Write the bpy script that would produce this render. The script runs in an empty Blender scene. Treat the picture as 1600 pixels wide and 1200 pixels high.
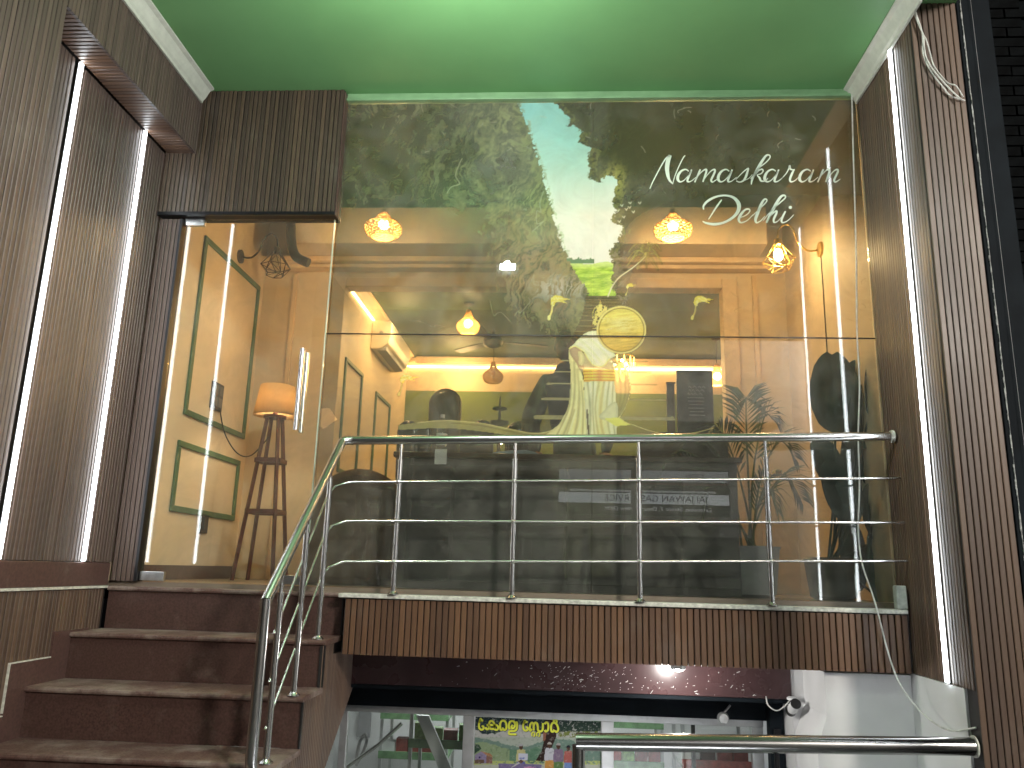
import bpy, bmesh, math, random
import numpy as np
from mathutils import Vector, Matrix

random.seed(7)
rng = np.random.default_rng(7)
S = bpy.context.scene
C = S.collection
PI = math.pi

# ------------------------------------------------------------------ camera
F_PX, PITCH, YAW, ROLL = 1251.29, 0.2292, -0.0646, 0.0274
EYE = Vector((0, 0, 0.125))          # z = 0 is the shop floor; the street lies at -1.28


def cam_axes():
    cp, sp = math.cos(PITCH), math.sin(PITCH)
    cy, sy = math.cos(YAW), math.sin(YAW)
    cr, sr = math.cos(ROLL), math.sin(ROLL)
    f = Vector((sy * cp, cy * cp, sp))
    r = Vector((cy, -sy, 0))
    u = r.cross(f)
    return cr * r + sr * u, -sr * r + cr * u, f


R_, U_, F_ = cam_axes()
cam = bpy.data.cameras.new('camera')
cam.sensor_fit = 'HORIZONTAL'
cam.sensor_width = 36
cam.lens = 36 * F_PX / 1600
cam.clip_start = 0.05
cam.clip_end = 400
co = bpy.data.objects.new('camera', cam)
C.objects.link(co)
M = Matrix((R_, U_, -F_)).transposed().to_4x4()
M.translation = EYE
co.matrix_world = M
S.camera = co

# ------------------------------------------------------------------ sky, night light, exposure
w = bpy.data.worlds.new('World')
S.world = w
w.use_nodes = True
wn = w.node_tree.nodes
sky = wn.new('ShaderNodeTexSky')
sky.sky_type = 'NISHITA'
sky.sun_disc = False
sky.sun_elevation = math.radians(-3)
sky.sun_rotation = math.radians(200)
w.node_tree.links.new(sky.outputs[0], wn['Background'].inputs[0])
wn['Background'].inputs[1].default_value = 0.05
sun = bpy.data.lights.new('moon', 'SUN')
sun.energy = 0.004
sun.angle = math.radians(0.5)
sun.color = (0.9, 0.95, 1)
so = bpy.data.objects.new('moon', sun)
so.rotation_euler = (math.radians(40), 0, math.radians(-20))
C.objects.link(so)
S.view_settings.view_transform = 'Standard'
S.view_settings.look = 'None'
S.view_settings.exposure = 1.5
S.view_settings.gamma = 1
S.view_settings.use_curve_mapping = False
S.render.engine = 'CYCLES'
S.cycles.use_denoising = True
S.cycles.max_bounces = 8
S.cycles.transparent_max_bounces = 24
S.cycles.caustics_reflective = False
S.cycles.caustics_refractive = False
S.cycles.sample_clamp_indirect = 4

P_FLOOD = 52.0      # flood under the canopy
E_LED = 7.5        # white strips
P_BULB = 36.0       # warm pendant bulbs
P_STREET = 1500.0    # street lamp behind and to the right of the viewer
E_COVE = 14.0       # warm cove strip


# ------------------------------------------------------------------ helpers
def ray(u, v):
    return F_ * F_PX + R_ * (u - 800) - U_ * (v - 600)


def atY(u, v, y):
    d = ray(u, v)
    return EYE + d * (y / d.y)


def atX(u, v, x):
    d = ray(u, v)
    return EYE + d * (x / d.x)


class MB:
    def __init__(s):
        s.v = []
        s.f = []
        s.m = []
        s.mi = 0

    def add(s, vs, fs):
        n = len(s.v)
        s.v += [tuple(p) for p in vs]
        for f in fs:
            s.f.append(tuple(i + n for i in f))
            s.m.append(s.mi)
        return s

    def box(s, x0, x1, y0, y1, z0, z1, T=None):
        vs = [Vector(p) for p in ((x0, y0, z0), (x1, y0, z0), (x1, y1, z0), (x0, y1, z0), (x0, y0, z1), (x1, y0, z1), (x1, y1, z1), (x0, y1, z1))]
        if T:
            vs = [T @ p for p in vs]
        return s.add(vs, [(0, 3, 2, 1), (4, 5, 6, 7), (0, 1, 5, 4), (1, 2, 6, 5), (2, 3, 7, 6), (3, 0, 4, 7)])

    def tube(s, pts, r, n=12, cap=True):
        pts = [Vector(p) for p in pts]
        rs = r if isinstance(r, (list, tuple)) else [r] * len(pts)
        rings = []
        up = None
        for i, p in enumerate(pts):
            if i == 0:
                t = pts[1] - p
            elif i == len(pts) - 1:
                t = p - pts[i - 1]
            else:
                t = (pts[i + 1] - p).normalized() + (p - pts[i - 1]).normalized()
            t.normalize()
            if up is None:
                up = Vector((0, 0, 1)) if abs(t.z) < 0.9 else Vector((1, 0, 0))
            a = up - t * up.dot(t)
            a.normalize()
            up = a
            b = t.cross(a)
            k = 1.0
            if 0 < i < len(pts) - 1:
                c = max(0.5, t.dot((p - pts[i - 1]).normalized()))
                k = 1 / c ** 0.5
            rings.append([p + (a * math.cos(q) + b * math.sin(q)) * rs[i] * k for q in (2 * PI * j / n for j in range(n))])
        vs = [p for g in rings for p in g]
        fs = []
        for i in range(len(pts) - 1):
            for j in range(n):
                fs.append((i * n + j, i * n + (j + 1) % n, (i + 1) * n + (j + 1) % n, (i + 1) * n + j))
        if cap:
            fs.append(tuple(range(n - 1, -1, -1)))
            fs.append(tuple((len(pts) - 1) * n + j for j in range(n)))
        return s.add(vs, fs)

    def lathe(s, prof, c=(0, 0, 0), n=24, T=None):
        c = Vector(c)
        vs = []
        for r, z in prof:
            for j in range(n):
                p = c + Vector((r * math.cos(2 * PI * j / n), r * math.sin(2 * PI * j / n), z))
                vs.append(T @ p if T else p)
        fs = []
        for i in range(len(prof) - 1):
            for j in range(n):
                fs.append((i * n + j, i * n + (j + 1) % n, (i + 1) * n + (j + 1) % n, (i + 1) * n + j))
        if prof[0][0] > 1e-4:
            fs.append(tuple(range(n - 1, -1, -1)))
        if prof[-1][0] > 1e-4:
            fs.append(tuple((len(prof) - 1) * n + j for j in range(n)))
        return s.add(vs, fs)

    def ball(s, c, rx, ry=None, rz=None, n=16, m=10):
        ry = ry or rx
        rz = rz or rx
        c = Vector(c)
        vs = [c + Vector((0, 0, -rz))]
        for i in range(1, m):
            th = -PI / 2 + PI * i / m
            for j in range(n):
                vs.append(c + Vector((rx * math.cos(th) * math.cos(2 * PI * j / n), ry * math.cos(th) * math.sin(2 * PI * j / n), rz * math.sin(th))))
        vs.append(c + Vector((0, 0, rz)))
        fs = [(0, 1 + (j + 1) % n, 1 + j) for j in range(n)]
        for i in range(m - 2):
            for j in range(n):
                a = 1 + i * n
                fs.append((a + j, a + (j + 1) % n, a + n + (j + 1) % n, a + n + j))
        L = len(vs) - 1
        a = 1 + (m - 2) * n
        fs += [(a + j, a + (j + 1) % n, L) for j in range(n)]
        return s.add(vs, fs)

    def prism(s, poly, ax, a0, a1):
        """poly = 2-D outline; ax = axis of extrusion"""
        def mk(p, a):
            return {'x': (a, p[0], p[1]), 'y': (p[0], a, p[1]), 'z': (p[0], p[1], a)}[ax]
        n = len(poly)
        vs = [mk(p, a0) for p in poly] + [mk(p, a1) for p in poly]
        fs = [tuple(range(n)), tuple(range(2 * n - 1, n - 1, -1))] + [(i, i + n, (i + 1) % n + n, (i + 1) % n) for i in range(n)]
        return s.add(vs, fs)

    def mesh(s, name, mat, smooth=False):
        me = bpy.data.meshes.new(name)
        me.from_pydata(s.v, [], s.f)
        mats = mat if isinstance(mat, (list, tuple)) else [mat]
        for q in mats:
            me.materials.append(q)
        bm = bmesh.new()
        bm.from_mesh(me)
        for f, i in zip(bm.faces, s.m):
            f.material_index = i
            f.smooth = smooth
        bmesh.ops.recalc_face_normals(bm, faces=bm.faces)
        if smooth:
            for e in bm.edges:
                if len(e.link_faces) == 2 and e.calc_face_angle(0) > 0.7:
                    e.smooth = False
        bm.to_mesh(me)
        bm.free()
        return me

    def obj(s, name, mat, parent=None, smooth=False, bevel=0):
        o = bpy.data.objects.new(name, s.mesh(name, mat, smooth))
        C.objects.link(o)
        o.parent = parent
        if bevel:
            b = o.modifiers.new('bevel', 'BEVEL')
            b.width = bevel
            b.segments = 2
            b.limit_method = 'ANGLE'
        return o


def tag(o, label, cat, group=None):
    o['label'] = label
    o['category'] = cat
    if group:
        o['group'] = group
    return o


def thing(name, label, cat, loc=(0, 0, 0), group=None, rz=0):
    o = bpy.data.objects.new(name, None)
    o.empty_display_size = 0.05
    C.objects.link(o)
    o.location = loc
    o.rotation_euler = (0, 0, rz)
    return tag(o, label, cat, group)


def struct(o):
    o['kind'] = 'structure'
    return o


def inst(me, name, parent, loc=(0, 0, 0), rot=(0, 0, 0), sc=(1, 1, 1)):
    o = bpy.data.objects.new(name, me)
    C.objects.link(o)
    o.parent = parent
    o.location = loc
    o.rotation_euler = rot
    o.scale = sc
    return o


def lamp(name, loc, power, col, radius, parent=None):
    l = bpy.data.lights.new(name, 'POINT')
    l.energy = power
    l.color = col
    l.shadow_soft_size = radius
    o = bpy.data.objects.new(name, l)
    C.objects.link(o)
    o.location = loc
    o.parent = parent
    return o


# ------------------------------------------------------------------ materials
def new_mat(name):
    m = bpy.data.materials.new(name)
    m.use_nodes = True
    nt = m.node_tree
    return m, nt, nt.nodes, nt.links, nt.nodes['Principled BSDF']


def mat(name, col, rough=0.5, metal=0.0, var=0.12, scale=8.0, bump=0.0, bscale=60.0, col2=None, stretch=(1, 1, 1), spec=0.5, rvar=0.0, emit=None, estr=0.0, wear=None, wear_amt=0.0, wscale=5.0, wlo=0.58, whi=0.75):
    m, nt, N, L, b = new_mat(name)
    tc = N.new('ShaderNodeTexCoord')
    mp = N.new('ShaderNodeMapping')
    mp.inputs['Scale'].default_value = stretch
    L.new(tc.outputs['Object'], mp.inputs[0])
    no = N.new('ShaderNodeTexNoise')
    no.inputs['Scale'].default_value = scale
    no.inputs['Detail'].default_value = 6
    L.new(mp.outputs[0], no.inputs['Vector'])
    mx = N.new('ShaderNodeMix')
    mx.data_type = 'RGBA'
    c2 = col2 or tuple(c * (1 - var) for c in col)
    c1 = col if col2 else tuple(min(1, c * (1 + var)) for c in col)
    rp = N.new('ShaderNodeMapRange')
    rp.inputs[1].default_value = 0.32
    rp.inputs[2].default_value = 0.68
    L.new(no.outputs[0], rp.inputs[0])
    L.new(rp.outputs[0], mx.inputs[0])
    mx.inputs[6].default_value = (*c1, 1)
    mx.inputs[7].default_value = (*c2, 1)
    out = mx.outputs[2]
    if wear:
        n2 = N.new('ShaderNodeTexNoise')
        n2.inputs['Scale'].default_value = wscale
        n2.inputs['Detail'].default_value = 9
        n2.inputs['Roughness'].default_value = 0.7
        L.new(tc.outputs['Object'], n2.inputs['Vector'])
        r2 = N.new('ShaderNodeMapRange')
        r2.inputs[1].default_value = wlo
        r2.inputs[2].default_value = whi
        r2.inputs[4].default_value = wear_amt
        L.new(n2.outputs[0], r2.inputs[0])
        m2 = N.new('ShaderNodeMix')
        m2.data_type = 'RGBA'
        L.new(r2.outputs[0], m2.inputs[0])
        L.new(out, m2.inputs[6])
        m2.inputs[7].default_value = (*wear, 1)
        out = m2.outputs[2]
    L.new(out, b.inputs['Base Color'])
    b.inputs['Roughness'].default_value = rough
    if rvar:
        rr = N.new('ShaderNodeMapRange')
        rr.inputs[3].default_value = rough - rvar
        rr.inputs[4].default_value = rough + rvar
        L.new(no.outputs[0], rr.inputs[0])
        L.new(rr.outputs[0], b.inputs['Roughness'])
    b.inputs['Metallic'].default_value = metal
    b.inputs['Specular IOR Level'].default_value = spec
    if bump:
        nb = N.new('ShaderNodeTexNoise')
        nb.inputs['Scale'].default_value = bscale
        nb.inputs['Detail'].default_value = 4
        L.new(mp.outputs[0], nb.inputs['Vector'])
        bp = N.new('ShaderNodeBump')
        bp.inputs['Strength'].default_value = bump
        bp.inputs['Distance'].default_value = 0.01
        L.new(nb.outputs[0], bp.inputs['Height'])
        L.new(bp.outputs[0], b.inputs['Normal'])
    if emit:
        b.inputs['Emission Color'].default_value = (*emit, 1)
        b.inputs['Emission Strength'].default_value = estr
    return m


def emis(name, col, s):
    m, nt, N, L, b = new_mat(name)
    N.remove(b)
    e = N.new('ShaderNodeEmission')
    e.inputs[0].default_value = (*col, 1)
    e.inputs[1].default_value = s
    L.new(e.outputs[0], N['Material Output'].inputs[0])
    return m


def wood_mat(name, a, b_, rough=0.42):
    """fluted composite slat: tone differs from slat to slat, fine grain along its length"""
    m, nt, N, L, b = new_mat(name)
    oi = N.new('ShaderNodeObjectInfo')
    tc = N.new('ShaderNodeTexCoord')
    mp = N.new('ShaderNodeMapping')
    mp.inputs['Scale'].default_value = (120, 120, 3)
    L.new(tc.outputs['Object'], mp.inputs[0])
    ad = N.new('ShaderNodeVectorMath')
    ad.operation = 'ADD'
    sc = N.new('ShaderNodeVectorMath')
    sc.operation = 'SCALE'
    sc.inputs[0].default_value = (37, 11, 53)
    L.new(oi.outputs['Random'], sc.inputs['Scale'])
    L.new(mp.outputs[0], ad.inputs[0])
    L.new(sc.outputs[0], ad.inputs[1])
    no = N.new('ShaderNodeTexNoise')
    no.inputs['Scale'].default_value = 1.0
    no.inputs['Detail'].default_value = 5
    L.new(ad.outputs[0], no.inputs['Vector'])
    mx = N.new('ShaderNodeMix')
    mx.data_type = 'RGBA'
    mx.inputs[6].default_value = (*a, 1)
    mx.inputs[7].default_value = (*b_, 1)
    ma = N.new('ShaderNodeMath')
    ma.operation = 'MULTIPLY_ADD'
    ma.inputs[1].default_value = 0.5
    L.new(no.outputs[0], ma.inputs[0])
    mb2 = N.new('ShaderNodeMath')
    mb2.operation = 'MULTIPLY_ADD'
    mb2.inputs[1].default_value = 0.75
    mb2.inputs[2].default_value = -0.12
    L.new(oi.outputs['Random'], mb2.inputs[0])
    L.new(mb2.outputs[0], ma.inputs[2])
    L.new(ma.outputs[0], mx.inputs[0])
    # dusty pale scuffs
    n2 = N.new('ShaderNodeTexNoise')
    n2.inputs['Scale'].default_value = 2.2
    n2.inputs['Detail'].default_value = 8
    n2.inputs['Roughness'].default_value = 0.72
    ge = N.new('ShaderNodeNewGeometry')
    L.new(ge.outputs['Position'], n2.inputs['Vector'])
    r2 = N.new('ShaderNodeMapRange')
    r2.inputs[1].default_value = 0.55
    r2.inputs[2].default_value = 0.85
    r2.inputs[4].default_value = 0.45
    L.new(n2.outputs[0], r2.inputs[0])
    m2 = N.new('ShaderNodeMix')
    m2.data_type = 'RGBA'
    L.new(r2.outputs[0], m2.inputs[0])
    L.new(mx.outputs[2], m2.inputs[6])
    m2.inputs[7].default_value = (0.21, 0.18, 0.15, 1)
    L.new(m2.outputs[2], b.inputs['Base Color'])
    rr = N.new('ShaderNodeMapRange')
    rr.inputs[3].default_value = rough - 0.1
    rr.inputs[4].default_value = rough + 0.15
    L.new(n2.outputs[0], rr.inputs[0])
    L.new(rr.outputs[0], b.inputs['Roughness'])
    bp = N.new('ShaderNodeBump')
    bp.inputs['Strength'].default_value = 0.15
    bp.inputs['Distance'].default_value = 0.003
    L.new(no.outputs[0], bp.inputs['Height'])
    L.new(bp.outputs[0], b.inputs['Normal'])
    return m


m_slat = wood_mat('slat_wood', (0.172, 0.088, 0.045), (0.086, 0.046, 0.029))
m_slat_mid = wood_mat('slat_wood_brown', (0.150, 0.094, 0.062), (0.076, 0.049, 0.037))
m_slat_dim = wood_mat('slat_wood_header_shaded', (0.118, 0.078, 0.052), (0.056, 0.039, 0.031))  # same wood, darkened to put the header's shade into the colour
m_slat_grey = wood_mat('slat_wood_grey_sheen', (0.125, 0.084, 0.068), (0.074, 0.051, 0.043))  # same slats, grey sheen of the strip lights mixed into the colour
m_back = mat('slat_backing', (0.012, 0.010, 0.009), 0.7)
m_maroon = mat('maroon_granite', (0.072, 0.038, 0.031), 0.42, var=0.3, scale=90, bump=0.04, bscale=180, wear=(0.30, 0.24, 0.20), wear_amt=0.25, wscale=5.5, wlo=0.54, whi=0.74, rvar=0.1)
m_tread = mat('maroon_tread', (0.115, 0.064, 0.052), 0.5, var=0.3, scale=90, bump=0.04, bscale=180, wear=(0.38, 0.32, 0.27), wear_amt=0.7, wscale=3.2, wlo=0.46, whi=0.66, rvar=0.12)
m_skirt = mat('maroon_skirting', (0.10, 0.055, 0.048), 0.4, var=0.2, scale=60, wear=(0.26, 0.22, 0.19), wear_amt=0.4, wscale=7)
m_grout = mat('pale_grout', (0.62, 0.62, 0.55), 0.8, var=0.25, scale=40, bump=0.3)
m_ceil = mat('green_ceiling_paint', (0.165, 0.37, 0.145), 0.55, var=0.05, scale=2.5, bump=0.03, bscale=30)
m_band = mat('green_band_paint', (0.22, 0.38, 0.20), 0.5, var=0.12, scale=10)
m_cornice = mat('white_cornice', (0.60, 0.60, 0.53), 0.45, var=0.08, scale=20)
m_steel = mat('brushed_steel', (0.66, 0.66, 0.64), 0.22, 1.0, var=0.06, scale=5, stretch=(1, 1, 1), rvar=0.05, wear=(0.40, 0.39, 0.36), wear_amt=0.35, wscale=18)
m_steel_dark = mat('dull_steel', (0.42, 0.42, 0.41), 0.20, 1.0, var=0.1, scale=5, rvar=0.05, wear=(0.25, 0.25, 0.23), wear_amt=0.4, wscale=9)
m_plaster_grey = mat('grey_filler', (0.34, 0.35, 0.34), 0.85, var=0.5, scale=60)
m_steel_fit = mat('patch_steel', (0.55, 0.56, 0.55), 0.32, 1.0, var=0.12, scale=30, wear=(0.5, 0.5, 0.46), wear_amt=0.5, wscale=30)
m_dark_metal = mat('dark_metal', (0.02, 0.02, 0.022), 0.4, 0.6)
m_black = mat('black_paint', (0.006, 0.009, 0.012), 0.7, var=0.3, scale=4, wear=(0.012, 0.015, 0.018), wear_amt=0.5, wscale=3, spec=0.12)
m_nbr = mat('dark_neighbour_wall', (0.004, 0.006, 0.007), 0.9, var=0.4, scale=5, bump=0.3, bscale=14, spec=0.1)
m_cream = mat('cream_wall_paint', (0.68, 0.54, 0.37), 0.6, var=0.05, scale=3, bump=0.03)
m_creamtrim = mat('cream_trim', (0.68, 0.50, 0.31), 0.5, var=0.05, scale=6)
m_greentrim = mat('green_moulding', (0.065, 0.13, 0.055), 0.5, var=0.15, scale=20)
m_greenwall = mat('green_wall_paint', (0.13, 0.185, 0.055), 0.6, var=0.1, scale=4)
m_inceil = mat('dark_green_ceiling', (0.038, 0.056, 0.018), 0.6, var=0.1, scale=3)
m_white = mat('white_paint', (0.74, 0.74, 0.74), 0.6, var=0.05, scale=4, bump=0.04, wear=(0.5, 0.5, 0.5), wear_amt=0.15, wscale=3)
m_grey = mat('grey_paint', (0.30, 0.30, 0.31), 0.6, var=0.1)
m_alu = mat('aluminium_frame', (0.52, 0.53, 0.53), 0.38, 0.7, var=0.1, scale=12, wear=(0.25, 0.25, 0.24), wear_amt=0.4, wscale=10)
m_shut = mat('maroon_sheet', (0.058, 0.030, 0.031), 0.28, var=0.2, scale=4, rvar=0.06, wear=(0.62, 0.58, 0.58), wear_amt=0.0)
m_brown = mat('brown_floor', (0.07, 0.028, 0.022), 0.45, var=0.2, scale=20)
m_floor = mat('interior_floor', (0.20, 0.16, 0.12), 0.4, var=0.15, scale=6)
m_legs = mat('lamp_wood', (0.095, 0.026, 0.016), 0.4, var=0.2, scale=40, stretch=(1, 1, 0.2))
m_black_plastic = mat('black_plastic', (0.015, 0.014, 0.014), 0.4)
m_gloss_black = mat('glossy_black_leather', (0.010, 0.009, 0.008), 0.18, var=0.3, scale=20, bump=0.1)
m_brown_leather = mat('dark_brown_leather', (0.055, 0.040, 0.024), 0.35, var=0.3, scale=12, bump=0.15)
m_brown_fab = mat('brown_upholstery', (0.085, 0.050, 0.026), 0.8, var=0.3, scale=14, bump=0.2)
m_counter = mat('dark_counter', (0.020, 0.020, 0.019), 0.5, var=0.3, scale=2, stretch=(1, 1, 0.3))
m_counter_top = mat('counter_top_wood', (0.045, 0.024, 0.014), 0.35, var=0.3, scale=8, stretch=(0.2, 1, 1))
m_ac = mat('ac_plastic', (0.66, 0.60, 0.48), 0.4, var=0.04)
m_leaf = mat('palm_leaf', (0.075, 0.105, 0.038), 0.5, var=0.4, scale=10)
m_darkleaf = mat('silhouette_leaf', (0.028, 0.055, 0.050), 0.35, var=0.3, scale=6)  # backlit silhouette and teal reflection from outside put into the base colour
m_jacket = mat('dark_jacket_cloth', (0.012, 0.013, 0.018), 0.85, var=0.3, scale=15, bump=0.3, bscale=25)
m_skin = mat('skin', (0.20, 0.10, 0.065), 0.5, var=0.1, scale=20)
m_hair = mat('hair', (0.008, 0.007, 0.006), 0.5, var=0.4, scale=60, bump=0.5)
m_wire_w = mat('white_wire', (0.66, 0.66, 0.62), 0.5, var=0.2, scale=30)
m_wire_b = mat('black_wire', (0.02, 0.018, 0.016), 0.5)
m_paper = mat('paper', (0.72, 0.72, 0.70), 0.7, var=0.08)
m_brass = mat('brass', (0.55, 0.34, 0.09), 0.28, 1.0, var=0.15, scale=20)
m_gold = mat('gold_crystal_glow', (0.80, 0.55, 0.16), 0.2, 0.6, emit=(1, 0.62, 0.15), estr=2.2)  # emission stands in for crystals catching the light of the bulbs
m_led = emis('led_white', (0.90, 0.96, 1.0), E_LED)
m_cove = emis('led_warm', (1.0, 0.62, 0.22), E_COVE)
m_bulb = emis('bulb_warm', (1.0, 0.74, 0.36), 28.0)
m_bulb_soft = emis('bulb_soft', (1.0, 0.66, 0.28), 9.0)
m_floodlens = emis('flood_lens', (0.93, 1.0, 0.96), 60.0)
m_spot = emis('spot_lens', (1.0, 0.98, 0.92), 60.0)
m_tube = emis('shop_tube', (0.95, 0.98, 1.0), 9.0)
m_cane = mat('cane_weave', (0.70, 0.42, 0.13), 0.55, var=0.4, scale=60)
m_cageblack = mat('cage_metal', (0.05, 0.035, 0.022), 0.45, 0.5)
m_cagegold = mat('cage_gold', (0.70, 0.48, 0.14), 0.3, 0.8)
m_red = mat('red_box', (0.24, 0.045, 0.04), 0.5, var=0.3, scale=25)
m_greencrate = mat('green_crate', (0.13, 0.25, 0.12), 0.5, var=0.3, scale=15)
m_produce = mat('green_produce', (0.20, 0.36, 0.10), 0.6, var=0.4, scale=40)
m_street = mat('street_asphalt', (0.05, 0.05, 0.05), 0.8, var=0.3, scale=12, bump=0.4)


def fabric_shade():
    m, nt, N, L, b = new_mat('linen_shade')
    wv = N.new('ShaderNodeTexNoise')
    wv.inputs['Scale'].default_value = 180
    mx = N.new('ShaderNodeMix')
    mx.data_type = 'RGBA'
    mx.inputs[6].default_value = (0.80, 0.62, 0.38, 1)
    mx.inputs[7].default_value = (0.62, 0.45, 0.25, 1)
    L.new(wv.outputs[0], mx.inputs[0])
    d = N.new('ShaderNodeBsdfDiffuse')
    t = N.new('ShaderNodeBsdfTranslucent')
    L.new(mx.outputs[2], d.inputs[0])
    L.new(mx.outputs[2], t.inputs[0])
    ms = N.new('ShaderNodeMixShader')
    ms.inputs[0].default_value = 0.6
    L.new(d.outputs[0], ms.inputs[1])
    L.new(t.outputs[0], ms.inputs[2])
    L.new(ms.outputs[0], N['Material Output'].inputs[0])
    return m


m_linen = fabric_shade()


def glass_mat(name, tint=(0.95, 0.97, 0.95), f0=0.055, dirt=0.0, rough=0.0):
    """window pane: see-through, mirror reflection growing towards grazing, film of dust thickened to give a milky veil"""
    m, nt, N, L, b = new_mat(name)
    N.remove(b)
    tr = N.new('ShaderNodeBsdfTransparent')
    tr.inputs[0].default_value = (*tint, 1)
    gl = N.new('ShaderNodeBsdfGlossy')
    gl.inputs['Roughness'].default_value = rough
    gl.inputs[0].default_value = (1, 1, 1, 1)
    lw = N.new('ShaderNodeLayerWeight')
    lw.inputs[0].default_value = 0.5
    pw = N.new('ShaderNodeMath')
    pw.operation = 'POWER'
    pw.inputs[1].default_value = 4.0
    L.new(lw.outputs['Facing'], pw.inputs[0])
    ma = N.new('ShaderNodeMath')
    ma.operation = 'MULTIPLY_ADD'
    ma.inputs[1].default_value = 1 - f0
    ma.inputs[2].default_value = f0
    L.new(pw.outputs[0], ma.inputs[0])
    ms = N.new('ShaderNodeMixShader')
    L.new(ma.outputs[0], ms.inputs[0])
    L.new(tr.outputs[0], ms.inputs[1])
    L.new(gl.outputs[0], ms.inputs[2])
    out = ms.outputs[0]
    if dirt:
        ge = N.new('ShaderNodeNewGeometry')
        n1 = N.new('ShaderNodeTexNoise')
        n1.inputs['Scale'].default_value = 2.5
        n1.inputs['Detail'].default_value = 10
        n1.inputs['Roughness'].default_value = 0.75
        n1.inputs['Distortion'].default_value = 1.2
        L.new(ge.outputs['Position'], n1.inputs['Vector'])
        mr = N.new('ShaderNodeMapRange')
        mr.inputs[1].default_value = 0.42
        mr.inputs[2].default_value = 0.8
        mr.inputs[3].default_value = dirt * 0.35
        mr.inputs[4].default_value = dirt * 2.2
        L.new(n1.outputs[0], mr.inputs[0])
        d0 = N.new('ShaderNodeBsdfDiffuse')
        d0.inputs[0].default_value = (0.62, 0.62, 0.55, 1)
        t0 = N.new('ShaderNodeBsdfTranslucent')
        t0.inputs[0].default_value = (0.62, 0.60, 0.52, 1)
        dm = N.new('ShaderNodeMixShader')
        dm.inputs[0].default_value = 0.4
        L.new(d0.outputs[0], dm.inputs[1])
        L.new(t0.outputs[0], dm.inputs[2])
        m2 = N.new('ShaderNodeMixShader')
        L.new(mr.outputs[0], m2.inputs[0])
        L.new(out, m2.inputs[1])
        L.new(dm.outputs[0], m2.inputs[2])
        out = m2.outputs[0]
    L.new(out, N['Material Output'].inputs[0])
    return m


m_pane = glass_mat('window_glass', f0=0.030, dirt=0.085)  # dust on the panes, raised so it also paints a hazy veil
m_doorpane = glass_mat('door_glass', f0=0.030, dirt=0.055)
m_shopglass = glass_mat('shop_glass', f0=0.05, dirt=0.03)
m_clear = glass_mat('clear_plastic', tint=(0.85, 0.9, 0.9), f0=0.08)
m_edge = mat('glass_edge', (0.55, 0.66, 0.55), 0.25, var=0.1, emit=None)


def film_mat(name, rough=0.75, transl=0.25):
    """printed see-through film: vertex colour is the ink, its alpha the share of the film the ink covers"""
    m, nt, N, L, b = new_mat(name)
    N.remove(b)
    at = N.new('ShaderNodeAttribute')
    at.attribute_name = 'print'
    tr = N.new('ShaderNodeBsdfTransparent')
    d = N.new('ShaderNodeBsdfDiffuse')
    t = N.new('ShaderNodeBsdfTranslucent')
    L.new(at.outputs['Color'], d.inputs[0])
    L.new(at.outputs['Color'], t.inputs[0])
    ms = N.new('ShaderNodeMixShader')
    ms.inputs[0].default_value = transl
    L.new(d.outputs[0], ms.inputs[1])
    L.new(t.outputs[0], ms.inputs[2])
    m2 = N.new('ShaderNodeMixShader')
    L.new(at.outputs['Alpha'], m2.inputs[0])
    L.new(tr.outputs[0], m2.inputs[1])
    L.new(ms.outputs[0], m2.inputs[2])
    L.new(m2.outputs[0], N['Material Output'].inputs[0])
    return m


m_film = film_mat('printed_window_film')
m_poster = film_mat('printed_poster', transl=0.0)
m_letter = mat('white_vinyl_letter', (0.66, 0.74, 0.62), 0.6, var=0.02)
m_yletter = mat('yellow_vinyl_letter', (0.62, 0.66, 0.05), 0.6, var=0.05)
m_kletter = mat('black_vinyl_letter', (0.015, 0.02, 0.02), 0.6)


# ------------------------------------------------------------------ slats
def slat_mesh(name, width, depth, length, m=None):
    """upright slat: front towards -Y, base at z = 0, chamfered long edges"""
    h = width / 2
    c = min(0.0035, width * 0.14)
    b = MB().prism([(-h, 0), (-h, -depth + c), (-h + c, -depth), (h - c, -depth), (h, -depth + c), (h, 0)], 'z', 0, length)
    b.m = [0, 0, 1, 0, 0, 0, 1, 1]          # the grooves between slats are black
    return b.mesh(name, [m or m_slat, m_back])


def slat_row(parent, me, p0, p1, z, pitch, start=0.5, base_len=None, lens=None):
    """slats side by side from p0 to p1 (plan), fronts to the right-hand side of the walk p1 -> p0 (towards the viewer)"""
    a = Vector((p0[0], p0[1]))
    b = Vector((p1[0], p1[1]))
    L = (b - a).length
    t = (b - a) / L
    rz = math.atan2(t.y, t.x)
    n = int(L / pitch)
    out = []
    for i in range(n):
        s = (i + start) * pitch
        q = a + t * s
        zz, sc = (z, 1)
        if lens:
            z0, z1 = lens(s)
            zz, sc = z0, (z1 - z0) / base_len
        out.append(inst(me, 'slat', parent, (q.x, q.y, zz), (0, 0, rz + random.uniform(-0.004, 0.004)), (random.uniform(0.985, 1.01), 1 + random.uniform(-0.06, 0.06), sc)))
    return out


XL, XR, YG, ZC = -2.79, 1.976, 5.0, 3.39
PITCH_S = 0.0315

# ================================================================== SETTING
g = MB()
g.box(-40, 40, -45, 3.2, -1.48, -1.28)
g.box(-40, -3.2, 3.2, 30, -1.48, -1.28)
g.box(2.6, 40, 3.2, 30, -1.48, -1.28)
struct(g.obj('ground', m_street))
struct(MB().box(-3.0, 2.5, 3.2, 12, -2.75, -2.6).obj('basement_floor', m_grey))
struct(MB().box(-3.2, 2.6, 3.05, 3.2, -2.6, -1.484).obj('retaining_wall', m_grey))

# canopy ceiling
o = MB().box(-2.57, 2.24, 0.2, 4.995, ZC, ZC + 0.12).obj('ceiling', m_ceil)
struct(o)

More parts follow.
